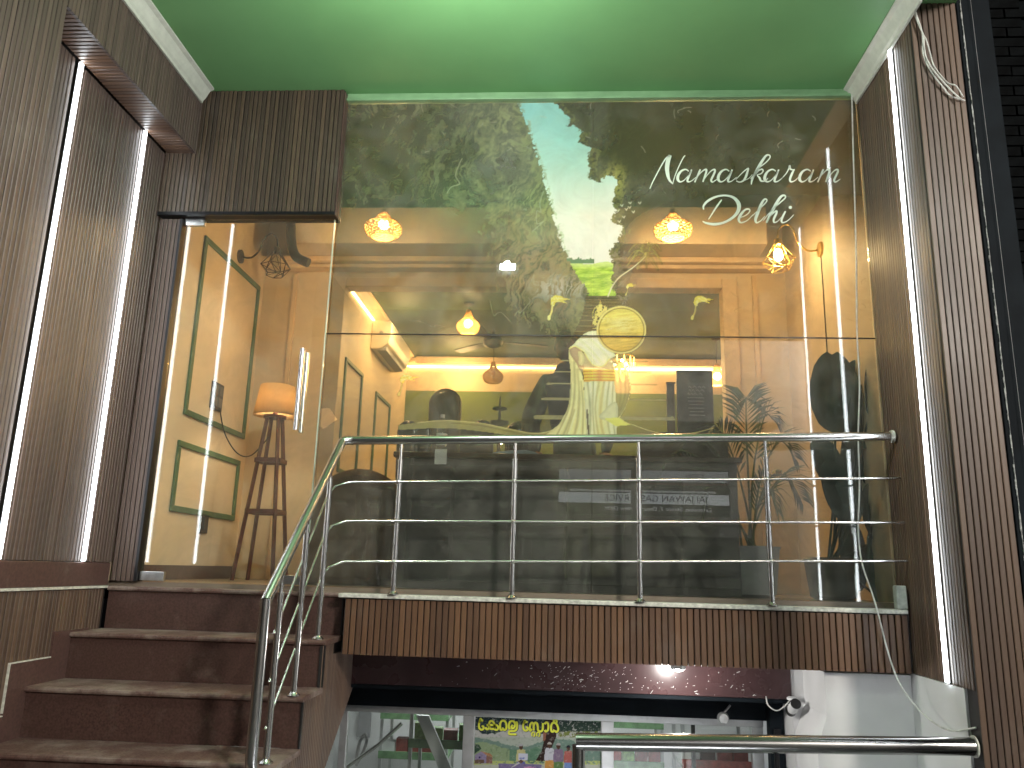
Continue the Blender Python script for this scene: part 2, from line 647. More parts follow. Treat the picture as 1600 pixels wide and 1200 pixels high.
# front-room shell
struct(MB().box(XL - 0.15, XR + 0.15, 5.0, 6.9, -0.03, 0.0).obj('floor', m_floor))
struct(MB().box(XL - 0.12, XL, 5.0, 6.98, 0.0, ZC).obj('wall_left', m_cream))
struct(MB().box(XR, XR + 0.12, 5.006, 6.9, 0.0, ZC).obj('wall_right', m_cream))
struct(MB().box(XL, XR, 5.03, 6.98, ZC - 0.02, ZC + 0.1).obj('room_ceiling', m_inceil))
pt = MB()
pt.box(XL, -2.07, 6.9, 7.0, 0, ZC - 0.02)
pt.box(1.48, XR, 6.9, 7.0, 0, ZC - 0.02)
pt.box(-2.07, 1.48, 6.9, 7.0, 2.715, ZC - 0.02)
struct(pt.obj('partition_wall', m_cream))
# inner room
struct(MB().box(-2.3, 2.6, 7.0, 10.1, -0.14, 0).obj('inner_floor', m_floor))
struct(MB().box(-2.16, -2.02, 7.0, 10.0, 0, 2.95).obj('inner_wall_left', m_cream))
struct(MB().box(2.3, 2.44, 7.0, 10.0, 0, 2.95).obj('inner_wall_right', m_cream))
bw = MB()
bw.box(-2.16, 2.44, 10.0, 10.14, 2.36, 2.95)
struct(bw.obj('inner_wall_back', m_cream))
struct(MB().box(-2.16, 2.44, 9.995, 10.14, 0, 2.358).obj('green_dado', m_greenwall))
struct(MB().box(-2.16, 2.44, 7.0, 10.14, 2.80, 2.95).obj('inner_ceiling', m_inceil))

# wall mouldings of the front room --------------------------------------------------
t = thing('ceiling_beam', 'broad cream beam under the restaurant ceiling above the wide inner opening', 'beam', (0, 6.7, 2.9))
b = MB().box(-2.42, 1.72, -0.25, 0.198, -0.02, 0.32)
b.obj('beam_body', m_cream, t, bevel=0.006)
MB().box(-2.79, 1.976, 0.03, 0.198, -0.075, -0.022).obj('moulding', m_creamtrim, t, bevel=0.01)
MB().box(-2.79, 1.976, 0.08, 0.198, -0.115, -0.077).obj('moulding', m_creamtrim, t, bevel=0.008)
t = thing('door_casing', 'cream casing framing the wide opening to the inner dining room', 'door frame', (0, 6.9, 0))
MB().box(-2.13, -2.0, -0.05, 0.11, 0, 2.72).obj('jamb', m_creamtrim, t, bevel=0.006)
MB().box(1.41, 1.54, -0.05, 0.11, 0, 2.72).obj('jamb', m_creamtrim, t, bevel=0.006)
MB().box(-1.998, 1.408, -0.045, 0.11, 2.63, 2.72).obj('head', m_creamtrim, t, bevel=0.006)
MB().box(1.68, 1.72, -0.03, -0.002, 0, 2.76).obj('batten', m_creamtrim, t, bevel=0.005)
MB().box(-2.5, -2.46, -0.03, -0.002, 0, 2.76).obj('batten', m_creamtrim, t, bevel=0.005)


def cornice(name, label, x, sgn, y0, y1, zt, mt=None, h=0.115, d=0.085):
    pr = [(0, 0), (0, -h), (0.014, -h), (0.018, -h * 0.84), (0.03, -h * 0.72), (d * 0.55, -h * 0.42), (d * 0.72, -h * 0.2), (d * 0.9, -h * 0.14), (d, -h * 0.1), (d, 0)]
    pr = [(x + sgn * p[0], zt + p[1]) for p in pr]
    b = MB()
    n = len(pr)
    vs = [(p[0], y0, p[1]) for p in pr] + [(p[0], y1, p[1]) for p in pr]
    b.add(vs, [tuple(range(n)), tuple(range(2 * n - 1, n - 1, -1))] + [(i, i + n, (i + 1) % n + n, (i + 1) % n) for i in range(n)])
    return tag(b.obj(name, mt or m_cornice), label, 'cornice')


cornice('cornice', 'white moulded cornice on the slatted box left of the green ceiling', -2.567, 1, 0.2, 4.90, ZC - 0.002)
cornice('cornice', 'short white moulded cornice between green ceiling and right slatted wall', 1.973, -1, 3.98, 4.985, ZC - 0.002)
cornice('cornice', 'cream cornice inside along the top of the right restaurant wall', 1.974, -1, 5.04, 6.44, ZC - 0.022, m_creamtrim, 0.14, 0.1)
cornice('cornice', 'cream cornice above the warm light strip on the inner left wall', -2.018, 1, 7.01, 9.9, 2.799, m_creamtrim, 0.10, 0.10)
b = MB().box(-1.9, 2.28, 9.90, 9.993, 2.70, 2.798)
tag(b.obj('cornice', m_creamtrim, bevel=0.02), 'cream cornice above the warm light strip on the far back wall', 'cornice')

# warm cove strips
b = MB().box(-2.016, -2.0, 7.02, 9.97, 2.668, 2.684)
tag(b.obj('light_strip', m_cove), 'warm light strip running back along the inner left wall', 'light strip')
b = MB().box(-1.99, 2.28, 9.972, 9.99, 2.668, 2.684)
tag(b.obj('light_strip', m_cove), 'warm light strip across the far back wall above the green dado', 'light strip')
for (x, y) in ((-1.3, 9.6), (0.6, 9.6), (-1.7, 8.0)):
    lamp('cove_glow', (x, y, 2.55), 18.0, (1, 0.62, 0.25), 0.25)

# ================================================================== LEFT SLATTED WALL
t = thing('slatted_wall', 'long dark slatted wall left of the stairs with two white light strips', 'slatted wall', (XL, 4.97, 0))
PL = Vector((XL, 4.97, 0))
b = MB()
b.box(-0.16, -0.022, -2.6, -0.0, 0.11, 3.39)
b.box(-0.16, -0.022, -2.6, -0.0, -1.28, -0.035)
b.obj('backing', m_back, t)
sm = slat_mesh('slat', 0.0275, 0.02, 2.785, m_slat_grey)
def wall_row(parent, me, y_from, y_to, z, dx=0.0, skip=(), lens=None, base_len=None, flip=False):
    y = y_from
    rz = PI / 2
    out = []
    while y - PITCH_S > y_to:
        yc = y - PITCH_S / 2
        y -= PITCH_S
        if any(abs(yc - k) < 0.024 for k in skip):
            continue
        zz, sc = z, 1
        if lens:
            r = lens(yc)
            if r is None:
                continue
            zz, sc = r[0], (r[1] - r[0]) / base_len
        o = inst(me, 'slat', parent, (dx, yc, zz), (0, 0, (-rz if flip else rz) + random.uniform(-.004, .004)), (random.uniform(0.985, 1.01), 1 + random.uniform(-0.05, 0.05), sc))
        out.append(o)
    return out


LED1, LED2, LED3 = 3.905, 4.634, 4.415
wall_row(t, sm, 0.0, 3.70 - 4.97, 0.112, dx=-0.02, skip=(LED1 - 4.97, LED2 - 4.97))
# angled piece that returns to the outer face
a0, a1 = (0.0, 3.70 - 4.97), (0.22, 3.40 - 4.97)
slat_row(t, sm, (a1[0] - 0.005, a1[1]), (a0[0] - 0.005, a0[1]), 0.112, PITCH_S)
b = MB()
b.prism([(-0.16, 3.70 - 4.97), (-0.02, 3.70 - 4.97), (0.2, 3.40 - 4.97), (0.2, 2.2 - 4.97), (-0.16, 2.2 - 4.97)], 'z', 0.113, 3.39)
b.obj('return_backing', m_back, t)
wall_row(t, sm, 3.40 - 4.97, 2.3 - 4.97, 0.112, dx=0.222)
lens_lo = lambda y: (-1.28, -0.045)
sm2 = slat_mesh('slat', 0.0275, 0.02, 1.235, m_slat_mid)
wall_row(t, sm2, -0.05, 2.5 - 4.97, -1.28, dx=-0.02)
MB().box(-0.02, 0.006, -2.6, -0.03, -0.028, 0.108).obj('skirting', m_skirt, t, bevel=0.003)
MB().box(-0.02, 0.012, -2.6, -0.03, -0.043, -0.029).obj('ledge', m_grout, t)
# slats facing forward beside the door
sj = slat_mesh('slat', 0.027, 0.02, 2.42, m_slat_grey)
tj = thing('slatted_jamb', 'narrow upright slatted strip beside the hinge side of the glass door', 'slatted jamb', (XL, 4.985, 0.0))
MB().box(0.0, 0.165, -0.001, 0.06, 0.0, 2.43).obj('backing', m_back, tj)
for i in range(5):
    inst(sj, 'slat', tj, (0.018 + i * PITCH_S, -0.001, 0.002))
MB().box(0.155, 0.172, -0.03, 0.05, 0.0, 2.42).obj('edge_trim', m_dark_metal, tj)

# box at the top of the left wall
t = thing('slatted_bulkhead', 'slatted box running along the top of the left wall under the ceiling', 'bulkhead', (-2.57, 4.95, 2.9))
MB().box(-0.20, -0.02, 3.42 - 4.95, 0.0, 0.02, 0.488).obj('backing', m_back, t)
sb = slat_mesh('slat', 0.0275, 0.02, 0.486, m_slat_grey)
wall_row(t, sb, -0.0, 3.40 - 4.95, 0.0, dx=-0.02)
wall_row(t, sb, 3.40 - 4.95, 2.2 - 4.95, 0.0, dx=-0.02)
ss = slat_mesh('slat', 0.0275, 0.02, 0.195, m_slat)
y = 0.0
while y > 3.46 - 4.95:
    inst(ss, 'slat', t, (-0.205, y - PITCH_S / 2, 0.022), (0, PI / 2, 0), (1, 1, 1)).rotation_euler = Matrix(((0, 0, 1), (1, 0, 0), (0, 1, 0))).to_euler()
    y -= PITCH_S

# header over the door
t = thing('slatted_header', 'square slatted panel above the glass door under the green ceiling', 'slatted panel', (-2.79, 4.95, 2.44))
MB().box(0.0, 1.237, 0.0, 0.12, 0.0, 0.949).obj('backing', m_back, t)
sh = slat_mesh('slat', 0.0268, 0.018, 0.925, m_slat_dim)
n = int(1.237 / 0.0309)
for i in range(n):
    inst(sh, 'slat', t, (0.016 + i * 0.0309, -0.001, 0.022), (0, 0, random.uniform(-.006, .006)), (random.uniform(.98, 1.01), 1 + random.uniform(-.1, .1), 1))
MB().box(-0.0, 1.239, -0.024, -0.0015, -0.004, 0.020).obj('bottom_trim', m_dark_metal, t)
MB().box(1.239, 1.246, -0.02, 0.1, -0.004, 0.93).obj('edge_trim', m_skirt, t)


# ---------------------------------------------------------------- LED strips
def led(name, label, x, y, z0, z1, nx, mt=None, wd=0.0110):
    t = thing(name, label, 'light strip', (x, y, z0), 'white light strips on the slatted walls')
    MB().box(min(0, nx * 0.006), max(0, nx * 0.006), -wd - 0.004, wd + 0.004, 0, z1 - z0).obj('channel', m_alu, t)
    MB().box(min(nx * 0.006, nx * 0.018), max(nx * 0.006, nx * 0.018), -wd, wd, 0.004, z1 - z0 - 0.004).obj('diffuser', mt or m_led, t)
    return t


led('light_strip', 'long white light strip on the left slatted wall, farther from the door', XL, LED1, 0.112, 2.90, 1)
led('light_strip', 'white light strip on the left slatted wall, nearer the glass door', XL, LED2, 0.112, 2.90, 1)
led('light_strip', 'tall white light strip on the right slatted wall', XR, LED3, -0.37, 3.28, -1)

# ================================================================== RIGHT SLATTED WALL AND PILLAR
t = thing('slatted_wall', 'slatted wall right of the glass with one tall white light strip', 'slatted wall', (XR, 4.99, -0.372))
MB().box(0.022, 0.14, 4.17 - 4.99, 0.0, 0.0, 3.76).obj('backing', m_back, t)
sr = slat_mesh('slat', 0.0275, 0.02, 3.758, m_slat_mid)
wall_row(t, sr, 0.0, 4.145 - 4.99, 0.0, dx=0.021, skip=(LED3 - 4.99,), flip=True)
t = thing('slatted_pillar', 'slatted front of the pillar at the right edge with a loose cable bundle', 'pillar', (XR, 4.165, -1.28))
MB().box(0.012, 0.27, 0.0, 0.1, 0.0, 5.2).obj('backing', m_back, t)
sp = slat_mesh('slat', 0.0285, 0.02, 5.19, m_slat_mid)
for i in range(8):
    inst(sp, 'slat', t, (0.0175 + i * 0.0325, -0.0005, 0.0), (0, 0, random.uniform(-.006, .006)), (random.uniform(.98, 1.01), 1, 1))
# white masonry under the right wall
struct(MB().box(XR, XR + 0.2, 4.268, 6.2, -2.6, -0.376).obj('well_wall_right', m_white))
pier = MB()
pier.prism([(1.50, -0.386), (1.50, -0.62), (1.44, -0.78), (1.44, -2.6), (1.974, -2.6), (1.974, -0.386)], 'y', 4.88, 5.309)
tag(pier.obj('white_pier', m_white), 'white plastered pier below the balcony beside the camera', 'pier')
struct(MB().box(1.428, XR, 5.31, 5.75, -2.6, -0.374).obj('well_wall_back', m_white))

# ================================================================== BALCONY FASCIA
t = thing('slatted_fascia', 'low horizontal slatted band under the steel railing', 'balcony front', (-1.262, 4.84, -0.372))
MB().box(0.0, 3.236, 0.0, 0.10, 0.004, 0.315).obj('backing', m_back, t)
sf = slat_mesh('slat', 0.0315, 0.02, 0.311)
n = int(3.236 / 0.0362)
for i in range(n):
    inst(sf, 'slat', t, (0.018 + i * 0.0362, -0.0005, 0.0), (0, 0, random.uniform(-.008, .008)), (random.uniform(.97, 1.01), 1 + random.uniform(-.1, .1), 1))
MB().box(-0.04, 3.225, -0.03, 0.10, 0.318, 0.342).obj('sill', m_grout, t, bevel=0.004)
MB().box(3.165, 3.225, -0.034, 0.02, 0.343, 0.475).obj('plinth_block', mat('cement_block', (0.38, 0.41, 0.36), 0.8, var=0.25, scale=25, wear=(.7, .7, .65), wear_amt=.8, wscale=20), t, bevel=0.008)
b = MB().box(-1.295, XR, 4.945, 5.6, -0.372, -0.0315)
tag(b.obj('balcony_slab', m_grey), 'grey underside slab behind the slatted balcony front', 'slab')

# ================================================================== STAIRS
Y0, TR, RI, ZS = 4.93, 0.33, 0.25, -0.03
X0s, X1s = XL + 0.012, -1.31
t = thing('staircase', 'dusty maroon granite staircase climbing to the glass door', 'staircase', (0, 0, 0))
for k in range(6):
    yk, zk = Y0 - TR * k, ZS - RI * k
    yb = 4.998 if k == 0 else Y0 - TR * (k - 1) + 0.02
    b = MB()
    # rounded nosing
    pr = [(yb, zk - 0.028), (yk + 0.012, zk - 0.028), (yk + 0.003, zk - 0.024), (yk, zk - 0.014), (yk + 0.003, zk - 0.004), (yk + 0.012, zk), (yb, zk)]
    vs = [(X0s, p[0], p[1]) for p in pr] + [(X1s + 0.012, p[0], p[1]) for p in pr]
    n = len(pr)
    b.add(vs, [tuple(range(n)), tuple(range(2 * n - 1, n - 1, -1))] + [(i, i + n, (i + 1) % n + n, (i + 1) % n) for i in range(n)])
    b.obj('tread', m_tread, t, bevel=0)
    MB().box(X0s, X1s, yk + 0.022, yk + 0.04, zk - RI + 0.0005 if k < 5 else -1.28, zk - 0.0285).obj('riser', m_maroon, t)
    # stepped skirting on the wall, with its grout line
    if k > 0:
        MB().box(XL - 0.012, XL + 0.0115, yk - 0.14, yb - 0.02 - 0.14 if k > 1 else 4.93 - 0.14 + 0.0, zk + 0.0, zk + 0.125 if k > 1 else zk + 0.01).obj('skirting', m_skirt, t)
        if k > 1:
            MB().box(XL - 0.012, XL + 0.0125, yk - 0.14, yb - 0.02 - 0.14, zk + 0.1255, zk + 0.131).obj('grout_line', m_grout, t)
            MB().box(XL - 0.012, XL + 0.0125, yk - 0.145, yk - 0.1405, zk - 0.11, zk + 0.131).obj('grout_line', m_grout, t)
        MB().box(XL - 0.012, XL + 0.011, yk - 0.14, yb - 0.02, zk - RI - 0.02, zk - 0.0005).obj('skirting', m_skirt, t)
# cheek: profile of the stair side in the plane x = X1s
low = lambda y: -0.45 + (y - 5.6) * 0.69
b = MB()
for k in range(6):
    yk, zk = Y0 - TR * k, ZS - RI * k
    ya = yk + 0.045
    yb = (Y0 - TR * (k - 1) + 0.0449) if k else 5.6
    b.prism([(ya, max(low(ya), -1.28)), (yb, max(low(yb), -1.28)), (yb, zk - 0.03), (ya, zk - 0.03)], 'x', X1s - 0.1, X1s - 0.021)
b.obj('cheek_backing', m_back, t)
yy = 3.05
cp = 0.0315
while yy < 5.58:
    k = max(0, math.ceil((Y0 - yy + 0.012) / TR))
    top = ZS - RI * k - (0.03 if k < 7 else 0)
    if yy > 4.83:
        top = -0.376
    lo = max(low(yy), -1.28)
    if top - lo > 0.02:
        h = 0.0138
        lo2 = max(low(yy - h), -1.28)
        hi2 = max(low(yy + h), -1.28)
        b = MB()
        x = X1s
        vs = []
        for (yv, xv, zl) in ((yy - h, x - 0.02, lo2), (yy - h, x - 0.003, lo2), (yy - h + .003, x, lo2), (yy + h - .003, x, hi2), (yy + h, x - 0.003, hi2), (yy + h, x - 0.02, hi2)):
            vs.append((xv, yv, zl))
        vs2 = [(p[0], p[1], top) for p in vs]
        b.add(vs + vs2, [tuple(range(6)), tuple(range(11, 5, -1))] + [(i, i + 6, (i + 1) % 6 + 6, (i + 1) % 6) for i in range(6)])
        b.m = [0, 0, 1, 0, 0, 0, 1, 1]
        b.obj('slat', [m_slat_mid, m_back], t)
    yy += cp
# dark trim following the steps on the cheek
for k in range(6):
    yk, zk = Y0 - TR * k, ZS - RI * k
    MB().box(X1s - 0.002, X1s + 0.008, yk + 0.016, yk + 0.034, zk - RI + 0.001, zk - 0.03).obj('edge_trim', m_black_plastic, t)

# ================================================================== RAILING
RX = -1.37
t = thing('stair_railing', 'polished steel railing along the balcony and down the stairs', 'railing', (0, 0, 0))
RR = 0.0265
A = Vector((RX, 3.80, -0.045))
Bn = Vector((-1.345, 4.795, 0.868))
Cc = Vector((-1.285, 4.82, 0.882))
D = Vector((1.955, 4.82, 0.962))
MB().tube([A, Bn], RR, 24).obj('handrail', m_steel, t, True)
MB().tube([Bn, Vector((-1.325, 4.812, 0.879)), Cc], RR * 1.0, 24).obj('handrail', m_steel, t, True)
MB().tube([Cc, D], RR, 24).obj('handrail', m_steel, t, True)
MB().tube([A + Vector((0, 0, 0.012)), Vector((RX, 3.80, -0.72)), Vector((RX, 3.815, -0.78)), Vector((RX + 0.02, 3.84, -0.81))], RR, 24).obj('newel', m_steel, t, True)
MB().lathe([(0.0275, -0.004), (0.031, 0), (0.0275, 0.004)], (0, 0, 0), 20, Matrix.Translation(Cc) @ Matrix.Rotation(PI / 2, 4, 'Y')).obj('joint_collar', m_steel, t, True)
MB().lathe([(0.034, -0.01), (0.038, 0), (0.038, 0.008), (0.03, 0.012)], (0, 0, 0), 20, Matrix.Translation(D) @ Matrix.Rotation(PI / 2, 4, 'Y')).obj('wall_flange', m_grout, t, True)


def post(x, y, z0, z1, name='post', ztop=None):
    p = MB().tube([(x, y, z0 + 0.006), (x, y, z1 - 0.10)], 0.0165, 16).obj(name, m_steel, t, True)
    MB().tube([(x, y, z1 - 0.105), (x, y, z1)], 0.010, 12).obj('neck', m_steel, p, True)
    MB().lathe([(0.034, 0), (0.034, 0.005), (0.024, 0.012), (0.018, 0.02)], (x, y, z0), 20).obj('base_flange', m_steel, p, True)
    MB().lathe([(0.0165, 0), (0.0195, 0.002), (0.0195, 0.008), (0.010, 0.011)], (x, y, z1 - 0.105), 16).obj('neck_collar', m_steel, p, True)
    return p


zr = lambda x: 0.874 + (x + 1.31) / 3.25 * 0.0875
px = (-0.98, -0.28, 0.4625, 1.212)
posts = [post(x, 4.82, -0.03, zr(x) - 0.02) for x in px]
hz = lambda y: A.z + (y - A.y) / (Bn.y - A.y) * (Bn.z - A.z)
pa = post(RX + 0.01, 4.655, ZS - RI, hz(4.655) - 0.02)
pb = post(RX + 0.01, 4.30, ZS - 2 * RI, hz(4.30) - 0.02)
pc = post(RX + 0.01, 3.97, ZS - 3 * RI, hz(3.97) - 0.02)
RY = 4.82 - 0.026
rods = []
for (zl, zrr, z0, y0) in ((0.622, 0.712, -0.20, 3.97), (0.390, 0.456, -0.42, 3.97), (0.152, 0.240, -0.63, 3.97)):
    pts = [(RX - 0.0, y0 - 0.02, z0), (RX + 0.0, 4.655, z0 + (4.655 - y0) * (zl - 0.055 - z0) / (4.70 - y0)), (RX + 0.02, 4.73, zl - 0.035), (-1.285, RY, zl), (1.975, RY, zrr)]
    MB().tube(pts, 0.0068, 10).obj('rod', m_steel, t, True)
    for p, x in zip(posts, px):
        f = (x + 1.285) / 3.26
        MB().ball((x, RY - 0.002, zl + f * (zrr - zl)), 0.0125, n=12, m=8).obj('knob', m_steel, p, True)
    for p, yq in ((pa, 4.655), (pb, 4.30), (pc, 3.97)):
        s = (zl - 0.055 - z0) / (4.70 - y0)
        MB().ball((RX + 0.004, yq, z0 + (yq - y0) * s), 0.0135, n=12, m=8).obj('knob', m_steel, p, True)

# lower railing by the basement well
t = thing('lower_railing', 'thick steel handrail of the basement stairwell at bottom right', 'railing', (0, 0, 0))
MB().tube([(0.088, 4.20, -0.675), (1.97, 4.20, -0.625)], 0.041, 28).obj('handrail', m_steel_dark, t, True)
MB().tube([(0.10, 4.20, -0.69), (0.10, 4.20, -1.7)], 0.032, 24).obj('post', m_steel_dark, t, True)
MB().tube([(1.045, 4.20, -0.69), (1.045, 4.20, -1.7)], 0.012, 12).obj('post', m_dark_metal, t, True)
MB().lathe([(0.05, 0), (0.05, 0.006), (0.042, 0.006)], (0, 0, 0), 20, Matrix.Translation((1.962, 4.20, -0.6255)) @ Matrix.Rotation(PI / 2, 4, 'Y')).obj('wall_flange', m_grout, t, True)

# ================================================================== GLASS DOOR
t = thing('glass_door', 'frameless glass door with steel pull handle at the top of the stairs', 'door', (0, 5.0, 0))
MB().box(-2.612, -1.572, -0.005, 0.005, 0.012, 2.432).obj('pane', [m_doorpane], t)
MB().box(-1.5715, -1.569, -0.005, 0.005, 0.012, 2.432).obj('pane_edge', m_edge, t)
for (x0, x1, z0, z1) in ((-2.615, -2.475, 2.385, 2.436), (-2.615, -2.46, 0.006, 0.062), (-1.73, -1.575, 0.006, 0.062)):
    MB().box(x0, x1, -0.016, 0.016, z0, z1).obj('patch_fitting', m_steel_fit, t, bevel=0.003)
h0, h1 = atY(472, 545, 4.95), atY(461, 672, 4.95)
hx = (h0.x + h1.x) / 2 + 0.004
hb = MB()
hb.tube([(hx, -0.052, h1.z), (hx, -0.052, h0.z)], 0.0165, 18)
for z in (h0.z - 0.08, h1.z + 0.08):
    hb.tube([(hx, -0.052, z), (hx, -0.004, z)], 0.008, 10)
hb.obj('handle', m_steel, t, True)
hb = MB()
hb.tube([(hx + 0.0, 0.052, h1.z), (hx, 0.052, h0.z)], 0.0165, 18)
for z in (h0.z - 0.08, h1.z + 0.08):
    hb.tube([(hx, 0.052, z), (hx, 0.004, z)], 0.008, 10)
hb.obj('handle', m_steel, t, True)

# ================================================================== GLASS FRONT WITH PRINTED FILM
gf = thing('glass_front', 'large glass front with a printed canyon mural and white lettering', 'shop window', (0, 5.0, 0))
ZJ = 1.62
XS = 0.19
for (x0, x1, z0, z1) in ((-1.564, XS - 0.0012, 0.004, ZJ - 0.004), (XS + 0.0012, 1.972, 0.004, ZJ - 0.004), (-1.544, XS - 0.0012, ZJ + 0.004, 3.322), (XS + 0.0012, 1.972, ZJ + 0.004, 3.322)):
    MB().box(x0, x1, -0.006, 0.006, z0, z1).obj('pane', m_pane, gf)
MB().box(-1.5675, -1.5645, -0.006, 0.006, 0.004, 2.43).obj('pane_edge', m_edge, gf)
MB().box(-1.562, 1.972, -0.004, 0.004, ZJ - 0.0035, ZJ + 0.0035).obj('sealant', m_black_plastic, gf)
MB().box(-1.546, 1.974, -0.035, 0.03, 3.325, 3.345).obj('top_trim', m_band, gf, bevel=0.004)
MB().box(-1.546, 1.974, -0.018, 0.03, 3.346, 3.3895).obj('top_rail', m_band, gf, bevel=0.004)


# -------- the print, painted into a fine sheet of vertices
def fbm(x, y, sc, octv=5, seed=0, gain=0.55):
    r = np.random.default_rng(seed)
    tot = np.zeros_like(x)
    amp, norm = 1.0, 0.0
    for o_ in range(octv):
        lat = r.random((256, 256)).astype(np.float32)
        fx, fy = x * sc + 17.3 * o_, y * sc + 9.1 * o_
        ix, iy = np.floor(fx).astype(int), np.floor(fy).astype(int)
        tx, ty = fx - ix, fy - iy
        tx = tx * tx * (3 - 2 * tx)
        ty = ty * ty * (3 - 2 * ty)
        a = lat[ix % 256, iy % 256]
        b_ = lat[(ix + 1) % 256, iy % 256]
        c = lat[ix % 256, (iy + 1) % 256]
        d = lat[(ix + 1) % 256, (iy + 1) % 256]
        tot += amp * ((a * (1 - tx) + b_ * tx) * (1 - ty) + (c * (1 - tx) + d * tx) * ty)
        norm += amp
        amp *= gain
        sc *= 2.03
    return tot / norm


def inpoly(u, v, poly):
    p = np.array(poly, float)
    ins = np.zeros(u.shape, bool)
    bb = (u >= p[:, 0].min() - 1) & (u <= p[:, 0].max() + 1) & (v >= p[:, 1].min() - 1) & (v <= p[:, 1].max() + 1)
    us, vs = u[bb], v[bb]
    r = np.zeros(us.shape, bool)
    j = len(p) - 1
    for i in range(len(p)):
        xi, yi, xj, yj = p[i, 0], p[i, 1], p[j, 0], p[j, 1]
        if yi != yj:
            c = ((yi > vs) != (yj > vs)) & (us < (xj - xi) * (vs - yi) / (yj - yi) + xi)
            r ^= c
        j = i
    ins[bb] = r
    return ins


def spline(pts, n=8, closed=False):
    p = [np.array(q, float) for q in pts]
    out = []
    m_ = len(p)
    for i in range(m_ if closed else m_ - 1):
        g_ = (lambda k: p[k % m_]) if closed else (lambda k: p[min(max(k, 0), m_ - 1)])
        p0, p1, p2, p3 = g_(i - 1), g_(i), g_(i + 1), g_(i + 2)
        for s in range(n):
            q = s / n
            out.append(0.5 * (2 * p1 + (p2 - p0) * q + (2 * p0 - 5 * p1 + 4 * p2 - p3) * q * q + (3 * p1 - 3 * p2 + p3 - p0) * q ** 3))
    if not closed:
        out.append(p[-1])
    return np.array(out)


def seg_dist(u, v, pts):
    """distance to a polyline, inside its bounding box only"""
    p = np.array(pts, float)
    d = np.full(u.shape, 1e3)
    for i in range(len(p) - 1):
        a, b_ = p[i], p[i + 1]
        ab = b_ - a
        L = ab @ ab + 1e-9
        bb = (u > min(a[0], b_[0]) - 12) & (u < max(a[0], b_[0]) + 12) & (v > min(a[1], b_[1]) - 12) & (v < max(a[1], b_[1]) + 12)
        if not bb.any():
            continue
        uu, vv = u[bb] - a[0], v[bb] - a[1]
        q = np.clip((uu * ab[0] + vv * ab[1]) / L, 0, 1)
        d[bb] = np.minimum(d[bb], np.hypot(uu - q * ab[0], vv - q * ab[1]))
    return d


def sstep(a, b_, x):
    q = np.clip((x - a) / (b_ - a), 0, 1)
    return q * q * (3 - 2 * q)


